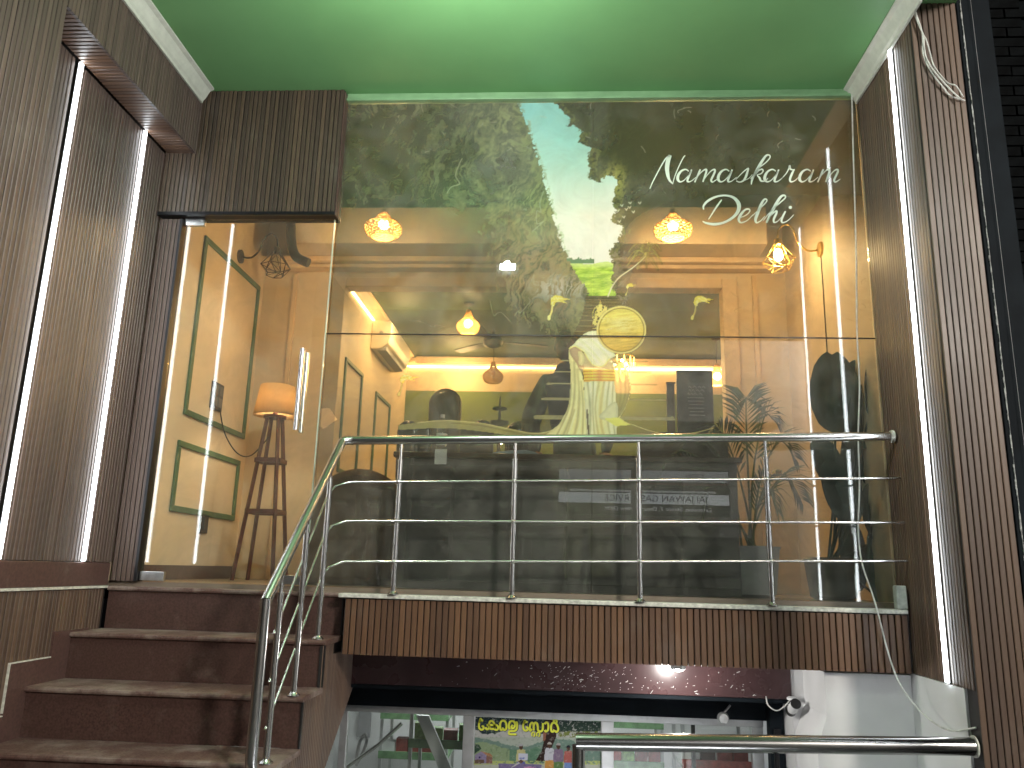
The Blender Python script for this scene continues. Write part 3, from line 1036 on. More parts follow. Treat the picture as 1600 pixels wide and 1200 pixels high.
def paint_mural(u, v):
    n_ = u.shape
    col = np.zeros(n_ + (3,))
    al = np.zeros(n_)
    f1 = fbm(u, v, 1 / 70, 6, 1)
    f2 = fbm(u, v, 1 / 16, 6, 2, 0.65)
    f3 = fbm(u * 1.0 + v * 0.5, v - u * 0.35, 1 / 5, 4, 3, 0.7)
    # strands of grass, roots and rock: two warped, stretched noises
    wu, wv_ = u + 55 * (f1 - 0.5) * 2, v + 55 * (fbm(u, v, 1 / 60, 4, 8) - 0.5) * 2
    f4 = fbm(wu * 0.95 + wv_ * 0.30, (wv_ * 0.95 - wu * 0.30) * 0.24, 1 / 4.5, 5, 4, 0.62)
    f5 = fbm((wu * 0.7 - wv_ * 0.7) * 0.22, wu * 0.7 + wv_ * 0.7, 1 / 4.0, 5, 5, 0.62)
    fs = np.where(f1 > 0.5, f4, f5) * 0.6 + 0.4 * f4

    def lay(mask, c, a=None, k=1.0):
        k_ = (np.asarray(mask, float) * k)
        kk = k_[..., None]
        col[:] = col * (1 - kk) + np.array(c, float) * kk
        if a is not None:
            al[:] = al * (1 - k_) + a * k_

    def line(pts, w_, c, a, k=1.0):
        d_ = seg_dist(u, v, pts)
        lay(np.clip(w_ + 0.5 - d_, 0, 1), c, a, k)

    cliff = np.array([(808, 150), (808, 157), (822, 190), (835, 230), (846, 262), (855, 300), (862, 328), (868, 350), (878, 382), (889, 408), (900, 428), (914, 447), (925, 470), (960, 560), (980, 620)], float)
    xe = np.interp(v, cliff[:, 1], cliff[:, 0]) + 7 * (f3 - 0.5) * 2 + 4 * (f2 - 0.5)
    gap = [(700, 140), (866, 140), (866, 160), (878, 173), (892, 186), (884, 197), (900, 200), (909, 205), (903, 222), (915, 228), (926, 233), (921, 243), (919, 252), (920, 280), (937, 283), (946, 274), (956, 272), (962, 280), (965, 292), (958, 314), (962, 330), (955, 345), (975, 355), (969, 370), (960, 385), (953, 395), (957, 408), (959, 420), (955, 436), (959, 452), (964, 466), (700, 466)]
    skym = inpoly(u + 7 * (f3 - 0.5) * 2 + 6 * (f2 - 0.5), v + 7 * (f2 - 0.5) * 2 + 5 * (f3 - 0.5), gap) & (u > xe)
    left = u <= xe
    dl = np.clip(xe - u, 0, None)
    near = np.exp(-dl / 70)
    right = (~left) & (~skym)

    # left canyon side: dim far away, a lit grassy band along the gap
    lum = 0.022 + 0.085 * np.clip((fs - 0.36) * 2.6, 0, 1) * (0.35 + 0.5 * f1 + 1.2 * near) + 0.05 * near
    lum += 0.03 * sstep(300, 460, v)
    lum *= 0.55 + 0.9 * np.clip((f2 - 0.25) * 1.8, 0, 1)
    a_l = 0.84 - 0.20 * sstep(290, 400, v) * sstep(60, 220, dl) - 0.03 * sstep(300, 420, v) - 0.14 * sstep(480, 560, v)
    lay(left, np.stack([lum * 0.88, lum, lum * 0.52], -1))
    al[left] = a_l[left]
    bright = left * near * np.clip((fs - 0.42) * 4, 0, 1) * sstep(0.35, 0.6, f2)
    lay(bright, (0.20, 0.215, 0.085), 0.80, 0.85)
    # rocks low on the left of the gap
    rk = left * np.exp(-((u - 845) / 70) ** 2 - ((v - 425) / 65) ** 2)
    lay(rk * np.clip((f4 - 0.40) * 4, 0, 1), (0.34, 0.28, 0.15), 0.72, 0.9)
    rk2 = left * np.exp(-((u - 878) / 42) ** 2 - ((v - 452) / 18) ** 2)
    lay(rk2 * np.clip((f5 - 0.42) * 5, 0, 1), (0.42, 0.44, 0.42), 0.8, 0.95)
    lay(left * np.exp(-((u - 700) / 110) ** 2 - ((v - 520) / 22) ** 2) * np.clip((f4 - 0.52) * 6, 0, 1), (0.36, 0.34, 0.24), 0.6, 0.6)
    # pale hairline roots
    for (x0, y0, x1, y1) in ((826, 432, 868, 470), (835, 470, 800, 492), (860, 440, 905, 462), (760, 470, 800, 505), (640, 500, 690, 515), (720, 250, 700, 300), (845, 300, 838, 360)):
        rr_ = np.random.default_rng(int(x0 + y0))
        pts = [(x0 + (x1 - x0) * q + rr_.normal(0, 4), y0 + (y1 - y0) * q + rr_.normal(0, 4)) for q in np.linspace(0, 1, 7)]
        line(spline(pts, 3), 0.5, (0.42, 0.42, 0.33), 0.75, 0.55)

    # right canyon side: nearly flat dark olive above, almost bare film below
    fade = sstep(300, 400, v)
    mass = np.clip((1 - fade) + np.exp(-np.clip(u - 962, 0, None) / 30) * (1 - sstep(440, 500, v)), 0, 1)
    lr = 0.022 + 0.010 * f1 + 0.02 * np.clip((f5 - 0.5) * 4, 0, 1) * np.exp(-np.clip(u - 930, 0, None) / 90)
    lay(right, np.stack([lr * 1.02, lr, lr * 0.40], -1))
    al[right] = (0.26 + 0.64 * mass)[right]
    lowr = right * np.exp(-((u - 1080) / 75) ** 4 - ((v - 500) / 70) ** 4) * np.clip((f4 - 0.25) * 2.5, 0, 1)
    lay(lowr, np.stack([0.035 + 0.03 * f2, 0.032 + 0.03 * f2, 0.018 + 0.012 * f2], -1), 0.36)
    # leafy fringe, lit rim, rock under the palm
    edge = inpoly(u - 14, v - 3, gap) & right
    lay(edge * np.clip((f3 - 0.42) * 4, 0, 1), (0.13, 0.14, 0.040), 0.78, 0.9)
    gl0 = np.exp(-((u - 958) / 17) ** 2 - ((v - 281) / 20) ** 2) * right
    lay(gl0 * np.clip((f3 - 0.3) * 3, 0, 1), (0.34, 0.33, 0.10), 0.78)
    rr2 = right & (v > 392) & (v < 480) & (u < 1004)
    lay(rr2 * np.clip((f4 - 0.40) * 4, 0, 1) * np.clip((1006 - u) / 30, 0, 1), (0.26, 0.245, 0.19), 0.74, 0.95)

    # sky
    g_ = sstep(157, 405, v)
    haz = fbm(u, v * 1.6, 1 / 70, 4, 6)
    sk = np.stack([0.15 + 0.32 * g_ + 0.05 * haz, 0.36 + 0.18 * g_ + 0.04 * haz, 0.40 + 0.08 * g_ + 0.03 * haz], -1)
    lay(skym, sk, 0.86)
    lay(skym & (np.abs(u - xe) < 4) & (f3 > 0.5), (0.16, 0.19, 0.10), 0.85, 0.6)
    # field with its far tree line
    fld = skym & (v > 411 + 2 * np.sin(u / 9))
    gn = np.clip((fbm(u * 0.35, v * 1.6, 1 / 5, 4, 15, 0.65) - 0.3) * 2.2, 0, 1)
    lay(fld, np.stack([0.14 + 0.20 * gn, 0.24 + 0.20 * gn, 0.025 + 0.05 * gn], -1), 0.90)
    lay(fld * np.clip((420 - v) / 8, 0, 1), (0.40, 0.46, 0.22), 0.88, 0.6)
    lay(skym & (v > 404 + 5 * (f3 - 0.5) * 2) & (v < 412) & (u < 928), (0.07, 0.13, 0.075), 0.88)

    # steps climbing away behind the figure
    le = np.interp(v, [462, 500, 520, 565, 600, 640, 690], [918, 906, 896, 872, 854, 838, 826]) + 5 * (f2 - 0.5) * 2
    ri = np.interp(v, [462, 500, 520, 565, 600, 640, 690], [967, 980, 990, 1012, 1026, 1048, 1070]) + 3 * (f2 - 0.5)
    st = (u > le) & (u < ri) & (v > 462) & (v < 690)
    lay(st & (v < 530), np.stack([0.055 + 0.05 * f3, 0.052 + 0.05 * f3, 0.028 + 0.02 * f3], -1), 0.62)
    lay(st & (v >= 530) & (u < 930), np.stack([0.022 + 0.02 * f3, 0.024 + 0.02 * f3, 0.022 + 0.01 * f3], -1), 0.58)
    lay(st & (v >= 530) & (u > 930), (0.06, 0.055, 0.025), 0.22)
    for yv, hgt in ((464, 1.2), (468, 1.2), (472, 1.3), (477, 1.4), (482, 1.5), (488, 1.7), (494, 1.8), (501, 2.0), (509, 2.2), (518, 2.4), (564, 2.4), (581, 2.4), (600, 2.8), (624, 3.6), (653, 6.5)):
        yl = yv + (u - 930) * 0.010
        m_ = st & (np.abs(v - yl) < hgt * 0.5)
        tone = np.stack([0.26 + 0.14 * f3, 0.24 + 0.13 * f3, 0.12 + 0.07 * f3], -1)
        lay(m_, tone, 0.76, 0.95 if yv > 540 else 0.55)
    # weeds at the left of the steps
    for k in range(26):
        rk_ = np.random.default_rng(100 + k)
        y0 = 470 + rk_.random() * 155
        x0 = np.interp(y0, [462, 500, 520, 565, 600, 640], [918, 906, 896, 872, 854, 838]) + rk_.normal(4, 5)
        a_ = rk_.uniform(-2.8, -0.5)
        L_ = rk_.uniform(5, 13)
        line(spline([(x0, y0), (x0 + math.cos(a_) * L_ * .6, y0 + math.sin(a_) * L_ * .7), (x0 + math.cos(a_) * L_, y0 + math.sin(a_) * L_ * .5)], 4), 0.55, (0.24, 0.22, 0.10), 0.7, 0.7)
    # torches
    for (tu, tv, k) in ((872, 470, 1.0), (1096, 470, 1.0), (985, 447, 0.5), (636, 592, 0.9)):
        gl_ = np.exp(-((u - tu) / (20 * k)) ** 2 - ((v - tv) / (18 * k)) ** 2)
        lay(gl_ * np.clip((f4 - 0.3) * 2.5, 0, 1), (0.30, 0.17, 0.045), 0.66, 0.75)
        fl = spline([(tu - 12 * k, tv + 5 * k), (tu - 11 * k, tv - 3 * k), (tu - 4 * k, tv - 8 * k), (tu + 4 * k, tv - 7 * k), (tu + 9 * k, tv - 4 * k), (tu + 19 * k, tv - 2 * k), (tu + 9 * k, tv - 0 * k), (tu + 14 * k, tv + 4 * k), (tu + 3 * k, tv + 2 * k), (tu - 4 * k, tv + 3 * k), (tu - 7 * k, tv + 8 * k)], 5, True)
        mf = inpoly(u + 3 * (f3 - .5), v + 3 * (f2 - .5), fl)
        lay(mf, np.stack([0.42 + 0.16 * f3, 0.36 + 0.16 * f3, 0.03 + 0.08 * f3], -1), 0.88)
        lay(mf & (f3 > 0.57), (0.55, 0.52, 0.20), 0.9)
        line([(tu - 9 * k, tv + 9 * k), (tu - 10 * k, tv + 17 * k), (tu - 14 * k, tv + 27 * k)], 1.6 * k, (0.32, 0.27, 0.09), 0.85)
        line([(tu - 14 * k, tv + 25 * k), (tu - 14.5 * k, tv + 28 * k)], 2.4 * k, (0.40, 0.36, 0.12), 0.88)
    # leaning palm
    line(spline([(950, 463), (957, 447), (968, 433), (985, 421), (1000, 409), (1009, 400)], 6), 1.0, (0.44, 0.42, 0.30), 0.92)
    for k in range(12):
        an = -3.05 + k * 0.57
        Lf = 27 + 7 * math.sin(k * 2.1)
        bx, by = 1009, 398
        mx_, my_ = bx + math.cos(an) * Lf * 0.55, by + math.sin(an) * Lf * 0.5 - 6
        ex, ey = bx + math.cos(an) * Lf, by + math.sin(an) * Lf * 0.62 + 7
        rib = spline([(bx, by), (mx_, my_), (ex, ey)], 7)
        line(rib, 0.5, (0.26, 0.24, 0.07), 0.85)
        for q in range(3, len(rib), 1):
            tx_, ty_ = rib[q] - rib[q - 1]
            tl_ = math.hypot(tx_, ty_) + 1e-6
            tx_, ty_ = tx_ / tl_, ty_ / tl_
            ll = 6.5 * math.sin(PI * min(1, 0.25 + 0.75 * q / len(rib)))
            for sg in (-1, 1):
                line([tuple(rib[q]), (rib[q][0] + (tx_ * .5 - sg * ty_ * .7) * ll, rib[q][1] + (ty_ * .5 + sg * tx_ * .7) * ll + 1.5)], 0.30, (0.25, 0.235, 0.07), 0.8, 0.85)
    # birds
    for (bu, bv) in ((966, 330), (972, 322), (979, 328), (985, 318), (990, 332), (975, 340), (968, 347), (984, 325), (1000, 318)):
        line([(bu - 2.5, bv - 2), (bu, bv + 0.5), (bu + 1.5, bv - 2.5)], 0.45, (0.50, 0.52, 0.42), 0.9)

    # ---------------- figure in flowing white cloth
    def shade(mk, poly, c, a, folds=(), dark=0.45, lite=1.25, soft=3.0):
        """cloth: darker along its outline, soft fold lines"""
        s_ = np.ones(u.shape) * (0.92 + 0.22 * (f2 - 0.5))
        d_ = seg_dist(u, v, np.vstack([poly, poly[:1]]))
        s_ *= 0.72 + 0.28 * np.clip(d_ / 5, 0, 1)
        for (pts, wd) in folds:
            sp_ = spline(pts, 6)
            s_ *= 1 - dark * np.exp(-(seg_dist(u, v, sp_) / wd) ** 2)
            s_ *= 1 + (lite - 1) * np.exp(-(seg_dist(u, v, sp_ + np.array([wd * 1.9, 0])) / wd) ** 2)
        lay(mk, np.array(c)[None] * s_[..., None] if u.ndim == 1 else np.array(c)[None, None] * s_[..., None], a)

    tailL = spline([(622, 664), (690, 657), (750, 661), (800, 671), (838, 677), (868, 669), (884, 646)], 8)
    tailLb = spline([(905, 690), (868, 686), (838, 684), (800, 681), (750, 674), (690, 669), (622, 672)], 8)
    lay(inpoly(u, v, np.vstack([tailL, tailLb])), np.stack([0.30 + 0.14 * f2, 0.275 + 0.14 * f2, 0.115 + 0.05 * f2], -1), 0.74)
    line(tailL[4:], 0.7, (0.40, 0.36, 0.17), 0.85)
    line(tailL[10:] + np.array([0, 4]), 0.6, (0.12, 0.11, 0.05), 0.7, 0.6)
    tailR = spline([(962, 655), (985, 662), (1010, 671), (1035, 677), (1060, 679), (1090, 675), (1116, 668)], 8)
    tailRb = spline([(1116, 669), (1060, 685), (1010, 688), (940, 688)], 6)
    lay(inpoly(u, v, np.vstack([tailR, tailRb])), np.stack([0.24 + 0.12 * f2, 0.205 + 0.12 * f2, 0.08 + 0.04 * f2], -1), 0.66)
    line(tailR, 0.7, (0.40, 0.35, 0.16), 0.85)
    robe = spline([(893, 541), (888, 552), (891, 575), (891, 602), (889, 628), (883, 648), (874, 662), (860, 674), (846, 690), (918, 690), (917, 660), (913, 620), (911, 590), (905, 575), (899, 560)], 6, True)
    fR = [([(897, 566), (898, 610), (892, 650), (876, 690)], 2.2), ([(902, 578), (905, 620), (902, 660), (894, 692)], 2.4), ([(908, 596), (911, 640), (910, 692)], 1.6), ([(892, 600), (888, 640), (868, 684)], 1.5), ([(898, 640), (888, 672), (880, 692)], 1.4)]
    shade(inpoly(u, v, robe), robe, (0.345, 0.325, 0.165), 0.88, fR, 0.42, 1.18)
    skirt = np.array([(912, 594), (961, 594), (964, 625), (966, 645), (962, 692), (917, 692), (915, 650), (913, 620)], float)
    fS = [([(918, 597), (922, 640), (921, 692)], 2.0), ([(927, 597), (926, 640), (930, 692)], 1.6), ([(936, 597), (930, 640), (937, 692)], 1.8), ([(944, 597), (938, 650), (946, 692)], 2.0), ([(952, 597), (948, 640), (955, 692)], 1.8), ([(958, 597), (957, 640), (962, 692)], 1.4)]
    shade(inpoly(u, v, skirt), skirt, (0.35, 0.355, 0.225), 0.90, fS, 0.45, 1.2)
    mid = inpoly(u, v, skirt) * np.exp(-((u - 938 - (v - 600) * 0.02) / (4 + (v - 590) * 0.09)) ** 2)
    lay(mid, (0.30, 0.24, 0.075), 0.88, 0.55)
    lay(inpoly(u, v, skirt) & (np.abs(u - 918.5 - (v - 660) * 0.06) < 1.4) & (v > 640), (0.06, 0.05, 0.035), 0.88)
    low_ = [(850, 690), (966, 690), (962, 760), (952, 900), (925, 905), (915, 800), (905, 905), (882, 905), (866, 780)]
    mk = inpoly(u + 4 * (f2 - .5), v, low_)
    fold = 0.5 + 0.5 * np.sin((u - 905) * 0.35 + 5 * f1)
    lowc = np.stack([0.10 + 0.05 * fold, 0.10 + 0.05 * fold, 0.065 + 0.03 * fold], -1)
    stole = spline([(958, 556), (966, 566), (978, 578), (983, 594), (985, 610), (980, 630), (972, 646), (966, 653), (960, 648), (962, 625), (960, 600), (957, 575)], 6, True)
    shade(inpoly(u, v, stole), stole, (0.36, 0.325, 0.15), 0.74, [([(966, 572), (970, 610), (966, 648)], 2.2), ([(976, 584), (977, 612), (970, 640)], 1.8)], 0.35, 1.15)
    line(np.vstack([stole, stole[:1]]), 0.6, (0.46, 0.41, 0.18), 0.9, 0.8)
    hem = spline([(936, 650), (945, 640), (955, 630), (963, 629), (966, 640), (964, 654), (952, 657), (940, 655)], 6, True)
    shade(inpoly(u, v, hem), hem, (0.30, 0.30, 0.19), 0.88)
    lay(inpoly(u, v, [(944, 654), (967, 652), (985, 664), (962, 666)]), (0.42, 0.36, 0.08), 0.85)
    torso = spline([(912, 553), (925, 548), (950, 552), (958, 562), (960, 577), (912, 577)], 5, True)
    shade(inpoly(u, v, torso), torso, (0.22, 0.185, 0.11), 0.9)
    arm = spline([(893, 541), (903, 543), (910, 550), (911, 558), (906, 563), (908, 570), (913, 574), (910, 580), (905, 577), (901, 568), (895, 560), (890, 550)], 6, True)
    shade(inpoly(u, v, arm), arm, (0.20, 0.15, 0.095), 0.92)
    cuff = spline([(903, 549), (911, 551), (913, 562), (910, 571), (904, 568), (904, 558)], 5, True)
    shade(inpoly(u, v, cuff), cuff, (0.32, 0.295, 0.16), 0.92)
    for k in range(4):
        line([(905 + k * 2.2, 572), (906.5 + k * 2.0, 578)], 0.4, (0.10, 0.075, 0.05), 0.92)
    shawl = spline([(889, 545), (896, 538), (905, 528), (915, 520), (928, 517), (938, 520), (950, 535), (958, 550), (962, 556), (952, 561), (945, 570), (937, 573), (927, 570), (920, 562), (914, 552), (906, 545), (898, 541)], 6, True)
    fH = [([(905, 530), (922, 545), (940, 566)], 2.0), ([(915, 523), (934, 540), (950, 558)], 2.2), ([(897, 538), (914, 546), (930, 566)], 1.5)]
    shade(inpoly(u, v, shawl), shawl, (0.37, 0.385, 0.265), 0.92, fH, 0.20, 1.1)
    line(np.vstack([shawl[54:], shawl[:4]]), 0.7, (0.38, 0.34, 0.11), 0.92)
    # sash
    mk = inpoly(u, v, [(911, 577), (961, 577), (961, 596), (912, 596)])
    stp = 0.5 + 0.5 * np.sin((v - 577 + 0.6 * np.sin((u - 912) / 16)) / 19 * PI * 8)
    rim = np.clip(1.15 - np.abs(u - 936) / 60, 0.5, 1)
    lay(mk, np.stack([(0.26 + 0.14 * stp) * rim, (0.13 + 0.16 * stp) * rim, (0.025 + 0.025 * stp) * rim], -1), 0.93)
    lay(mk * np.exp(-((u - 937) / 5) ** 2), (0.20, 0.07, 0.03), 0.93, 0.6)
    # headdress ornament behind the tray
    for r0 in (8, 12):
        a_ = np.linspace(PI * 0.55, PI * 1.6, 14)
        line(np.stack([938 + r0 * np.cos(a_), 492 + r0 * 1.25 * np.sin(a_)], -1), 0.6, (0.32, 0.28, 0.08), 0.9)
    lay(inpoly(u, v, [(936, 486), (935, 477), (938, 469), (941, 477), (941, 486)]), (0.30, 0.26, 0.08), 0.9)
    lay((np.abs(u - 929) < 4) & (v > 490) & (v < 514) & (f3 > 0.46), (0.28, 0.25, 0.08), 0.9)
    lay((np.abs(u - 940) < 8) & (v > 478) & (v < 500) & (f3 > 0.5), (0.28, 0.24, 0.08), 0.88)
    # winnowing tray in front of the head
    du, dv = (u - 971.0), (v - 515.5)
    rr = np.hypot(du, dv * 1.04)
    fw = fbm(u * 0.16, v + du * 0.12, 1 / 2.2, 4, 21, 0.62)
    fw2 = fbm(u * 0.10 + 30, v + du * 0.12, 1 / 6, 3, 22, 0.6)
    tp = np.clip(1 - (dv + 40) / 80, 0, 1)[..., None]
    cB = np.array([0.40, 0.36, 0.10]) * tp + np.array([0.34, 0.21, 0.04]) * (1 - tp)
    cB = cB * (0.40 + 1.15 * np.clip(fw * 0.7 + fw2 * 0.5, 0, 1.2))[..., None]
    lay(rr < 37.5, cB, 0.95)
    lay((rr < 36) * np.exp(-((du - 4) / 20) ** 2 - ((dv + 10) / 11) ** 2) * np.clip((fw - 0.35) * 4, 0, 1), (0.46, 0.46, 0.24), 0.95, 0.7)
    lay(np.exp(-((rr - 35.2) / 0.9) ** 2), (0.10, 0.08, 0.02), 0.95)
    lay(np.exp(-((rr - 37.8) / 1.5) ** 2), (0.46, 0.41, 0.17), 0.96)
    for (a_, b_) in (((938, 497), (952, 498)), ((941, 503), (944, 499)), ((949, 503), (951, 498))):
        line([a_, b_], 0.4, (0.5, 0.45, 0.2), 0.95)
    # below the handrail: dim, worn film, the cloth only just showing
    bl = v > 688
    col[bl] = np.stack([0.035 + 0.012 * f1, 0.039 + 0.012 * f1, 0.033 + 0.01 * f1], -1)[bl]
    al[bl] = 0.34
    lay((inpoly(u + 4 * (f2 - .5), v, low_) & bl), lowc, 0.34)
    wear_ = np.clip((fbm(u * 3, v * 0.5, 1 / 20, 5, 33, 0.7) - 0.55) * 4, 0, 1)
    lay(wear_ * bl, (0.12, 0.12, 0.10), 0.36, 0.35)
    lay(bl * np.clip((565 - u) / 60, 0, 1) * 0.8, (0.10, 0.075, 0.045), 0.55)
    # fine scratches
    for k in range(70):
        rk_ = np.random.default_rng(500 + k)
        x0, y0 = rk_.uniform(520, 1370), rk_.choice([rk_.uniform(160, 240), rk_.uniform(430, 680), rk_.uniform(700, 920)])
        L_ = rk_.uniform(3, 14)
        a_ = rk_.uniform(0, PI)
        line(spline([(x0, y0), (x0 + math.cos(a_) * L_ * .5 + rk_.normal(0, 2), y0 + math.sin(a_) * L_ * .5), (x0 + math.cos(a_) * L_, y0 + math.sin(a_) * L_)], 4), 0.35, (0.42, 0.42, 0.34), 0.7, 0.6)
    torn = inpoly(u + 3 * (f3 - 0.5) * 2, v + 4 * (f3 - 0.5), [(490, 640), (514, 637), (522, 648), (527, 655), (520, 662), (514, 662), (506, 670), (500, 666), (490, 672)])
    al[torn] = 0.03
    gain = 1 + 0.75 * sstep(0.70, 0.86, al)
    fig = (u > 845) & (u < 1012) & (v > 476) & (v < 690) & (al > 0.84)
    al[fig] = np.maximum(al[fig], 0.97)
    al[skym] = np.maximum(al[skym], 0.93)
    gain = np.where(fig, gain * np.where(rr < 40, 1.12, 1.75), gain)
    gain = np.where(skym, gain * 1.2, gain)
    col[:] = np.clip(col * gain[..., None], 0, 0.92)
    return col, al


def sheet(name, x0, x1, z0, z1, nx, nz, y, painter, m, parent, thick=0.0):
    xs = np.linspace(x0, x1, nx)
    zs = np.linspace(z0, z1, nz)
    X, Z = np.meshgrid(xs, zs)
    P = np.stack([X, np.full_like(X, y), Z - EYE.z], -1)
    zf = P @ np.array(F_)
    u = 800 + F_PX * (P @ np.array(R_)) / zf
    v = 600 - F_PX * (P @ np.array(U_)) / zf
    col, al = painter(u, v)
    me = bpy.data.meshes.new(name)
    nv = nx * nz
    me.vertices.add(nv)
    co_ = np.stack([X, np.full_like(X, 0.0), Z], -1).reshape(-1).astype(np.float32)
    me.vertices.foreach_set('co', co_)
    idx = np.arange(nv).reshape(nz, nx)
    q = np.stack([idx[:-1, :-1], idx[:-1, 1:], idx[1:, 1:], idx[1:, :-1]], -1).reshape(-1)
    nf = (nx - 1) * (nz - 1)
    me.loops.add(nf * 4)
    me.loops.foreach_set('vertex_index', q.astype(np.int32))
    me.polygons.add(nf)
    me.polygons.foreach_set('loop_start', np.arange(0, nf * 4, 4, dtype=np.int32))
    me.update(calc_edges=True)
    at = me.color_attributes.new('print', 'FLOAT_COLOR', 'POINT')
    rgba = np.concatenate([col, al[..., None]], -1).reshape(-1).astype(np.float32)
    at.data.foreach_set('color', np.clip(rgba, 0, 1))
    me.materials.append(m)
    o = bpy.data.objects.new(name, me)
    C.objects.link(o)
    o.parent = parent
    o.location = (0, y - (parent.location.y if parent else 0), 0)
    return o


film = sheet('printed_film', -1.560, 1.970, 0.006, 3.32, 760, 720, 5.010, paint_mural, m_film, gf)


# -------- hand lettering
def ribbon(mb, pts, y, off=0.0, k=1.0):
    """brush stroke through (u, v, width) points, on the plane y"""
    p = spline(pts, 7)
    n_ = len(p)
    L = []
    Rr = []
    for i in range(n_):
        a, b_ = p[max(0, i - 1)][:2], p[min(n_ - 1, i + 1)][:2]
        tt = b_ - a
        tt = tt / (np.hypot(*tt) + 1e-9)
        nn = np.array([-tt[1], tt[0]])
        wd = max(p[i][2], 0.3) * 0.5 * k
        L.append(p[i][:2] + nn * wd)
        Rr.append(p[i][:2] - nn * wd)
    vs = []
    for q in L + Rr:
        w_ = atY(q[0], q[1], y)
        vs.append((w_.x, off, w_.z))
    fs = [(i, i + 1, n_ + i + 1, n_ + i) for i in range(n_ - 1)]
    # the stroke has its own thickness
    vs2 = [(x, yy_ - 0.0012, z) for x, yy_, z in vs]
    m_ = len(vs)
    fs2 = [tuple(i + m_ for i in f) for f in fs]
    sd = [(i, i + 1, i + 1 + m_, i + m_) for i in range(n_ - 1)] + [(n_ + i, n_ + i + 1, n_ + i + 1 + m_, n_ + i + m_) for i in range(n_ - 1)]
    mb.add(vs + vs2, fs + fs2 + sd)


aG = [[(358, 224, 7), (335, 211, 9), (305, 222, 13), (283, 250, 18), (277, 282, 19), (294, 302, 11), (322, 292, 6), (350, 262, 5), (376, 222, 7)],
      [(380, 212, 10), (364, 250, 14), (350, 285, 15), (352, 301, 11), (376, 297, 6), (412, 268, 4)]]
mG = [[(444, 210, 9), (436, 228, 13), (422, 262, 12), (402, 305, 9)], [(408, 292, 4), (436, 248, 5), (466, 218, 8), (486, 212, 13), (486, 232, 14), (474, 268, 12), (462, 303, 10)],
      [(468, 290, 4), (498, 248, 5), (528, 218, 8), (549, 213, 13), (549, 232, 14), (532, 268, 14), (523, 292, 13), (535, 303, 9), (568, 282, 4)]]


def sh_(g_, dx):
    return [[(a + dx, b_, c) for a, b_, c in s] for s in g_]


W1 = [[(72, 354, 5), (95, 300, 7), (150, 195, 8), (190, 130, 9), (222, 108, 10)], [(222, 106, 22), (207, 145, 29), (199, 195, 29), (203, 245, 24), (217, 290, 15), (243, 318, 7)], [(240, 318, 5), (258, 255, 6), (290, 180, 7), (318, 125, 8), (332, 108, 7)]]
W1 += aG + mG + sh_(aG, 298)
W1 += [[(704, 286, 4), (745, 243, 6), (780, 212, 8), (797, 204, 9), (790, 228, 14), (778, 265, 16), (758, 295, 12), (730, 304, 8), (708, 295, 7)], [(760, 296, 4), (800, 276, 4), (826, 248, 4)]]
W1 += [[(812, 282, 4), (870, 205, 7), (925, 160, 7), (955, 125, 8), (950, 106, 9), (925, 112, 14), (888, 165, 19), (852, 230, 18), (825, 285, 14), (818, 322, 6)], [(832, 278, 5), (866, 226, 8), (894, 210, 10), (905, 222, 9), (890, 242, 7), (862, 252, 6), (878, 272, 13), (890, 295, 12), (918, 296, 6), (940, 275, 4)]]
W1 += sh_(aG, 640)
W1 += [[(1040, 280, 4), (1075, 240, 6), (1094, 205, 9), (1100, 186, 14), (1104, 206, 12), (1122, 214, 8), (1138, 212, 8)], [(1132, 214, 10), (1116, 245, 15), (1102, 285, 15), (1112, 302, 10), (1140, 292, 5), (1172, 260, 4)]]
W1 += sh_(aG, 896) + sh_(mG, 904)
W2 = [[(600, 434, 9), (560, 490, 11), (525, 545, 9), (504, 578, 6)], [(468, 506, 8), (468, 478, 13), (500, 442, 16), (560, 412, 14), (630, 403, 12), (690, 420, 18), (725, 465, 26), (722, 515, 24), (685, 562, 18), (620, 600, 15), (550, 614, 17), (490, 606, 14), (460, 592, 7)]]
W2 += [[(734, 566, 5), (778, 548, 6), (806, 520, 8), (800, 503, 10), (770, 510, 13), (740, 545, 18), (726, 580, 17), (742, 602, 11), (785, 588, 6), (830, 545, 4)]]
W2 += [[(826, 552, 4), (875, 505, 6), (918, 462, 8), (933, 438, 8), (916, 430, 11), (892, 465, 18), (868, 525, 20), (850, 575, 19), (856, 602, 11), (885, 590, 6), (918, 555, 4)]]
W2 += [[(905, 588, 4), (965, 515, 6), (1030, 455, 8), (1068, 420, 9), (1062, 402, 11), (1035, 412, 16), (1000, 465, 20), (960, 540, 19), (928, 603, 11)], [(936, 592, 4), (968, 545, 6), (1000, 516, 11), (1003, 532, 14), (984, 575, 15), (986, 600, 10), (1012, 592, 5), (1044, 556, 4)]]
W2 += [[(1070, 518, 10), (1052, 552, 14), (1040, 585, 14), (1050, 602, 9), (1088, 586, 5), (1130, 544, 4)]]
lm = MB()
for s in W1 + W2:
    ribbon(lm, [(a / 4.706 + 1000, b_ / 4.706 + 220, c / 4.706) for a, b_, c in s], 4.993, -0.0075, 1.08)
a_ = np.linspace(0, 2 * PI, 14)[:-1]
lm_c = atY(1105 / 4.706 + 1000, 491 / 4.706 + 220, 4.993)
lm.add([(lm_c.x + 0.011 * math.cos(q), -0.0086, lm_c.z + 0.011 * math.sin(q)) for q in a_], [tuple(range(len(a_)))])
lm.obj('lettering', m_letter, gf)

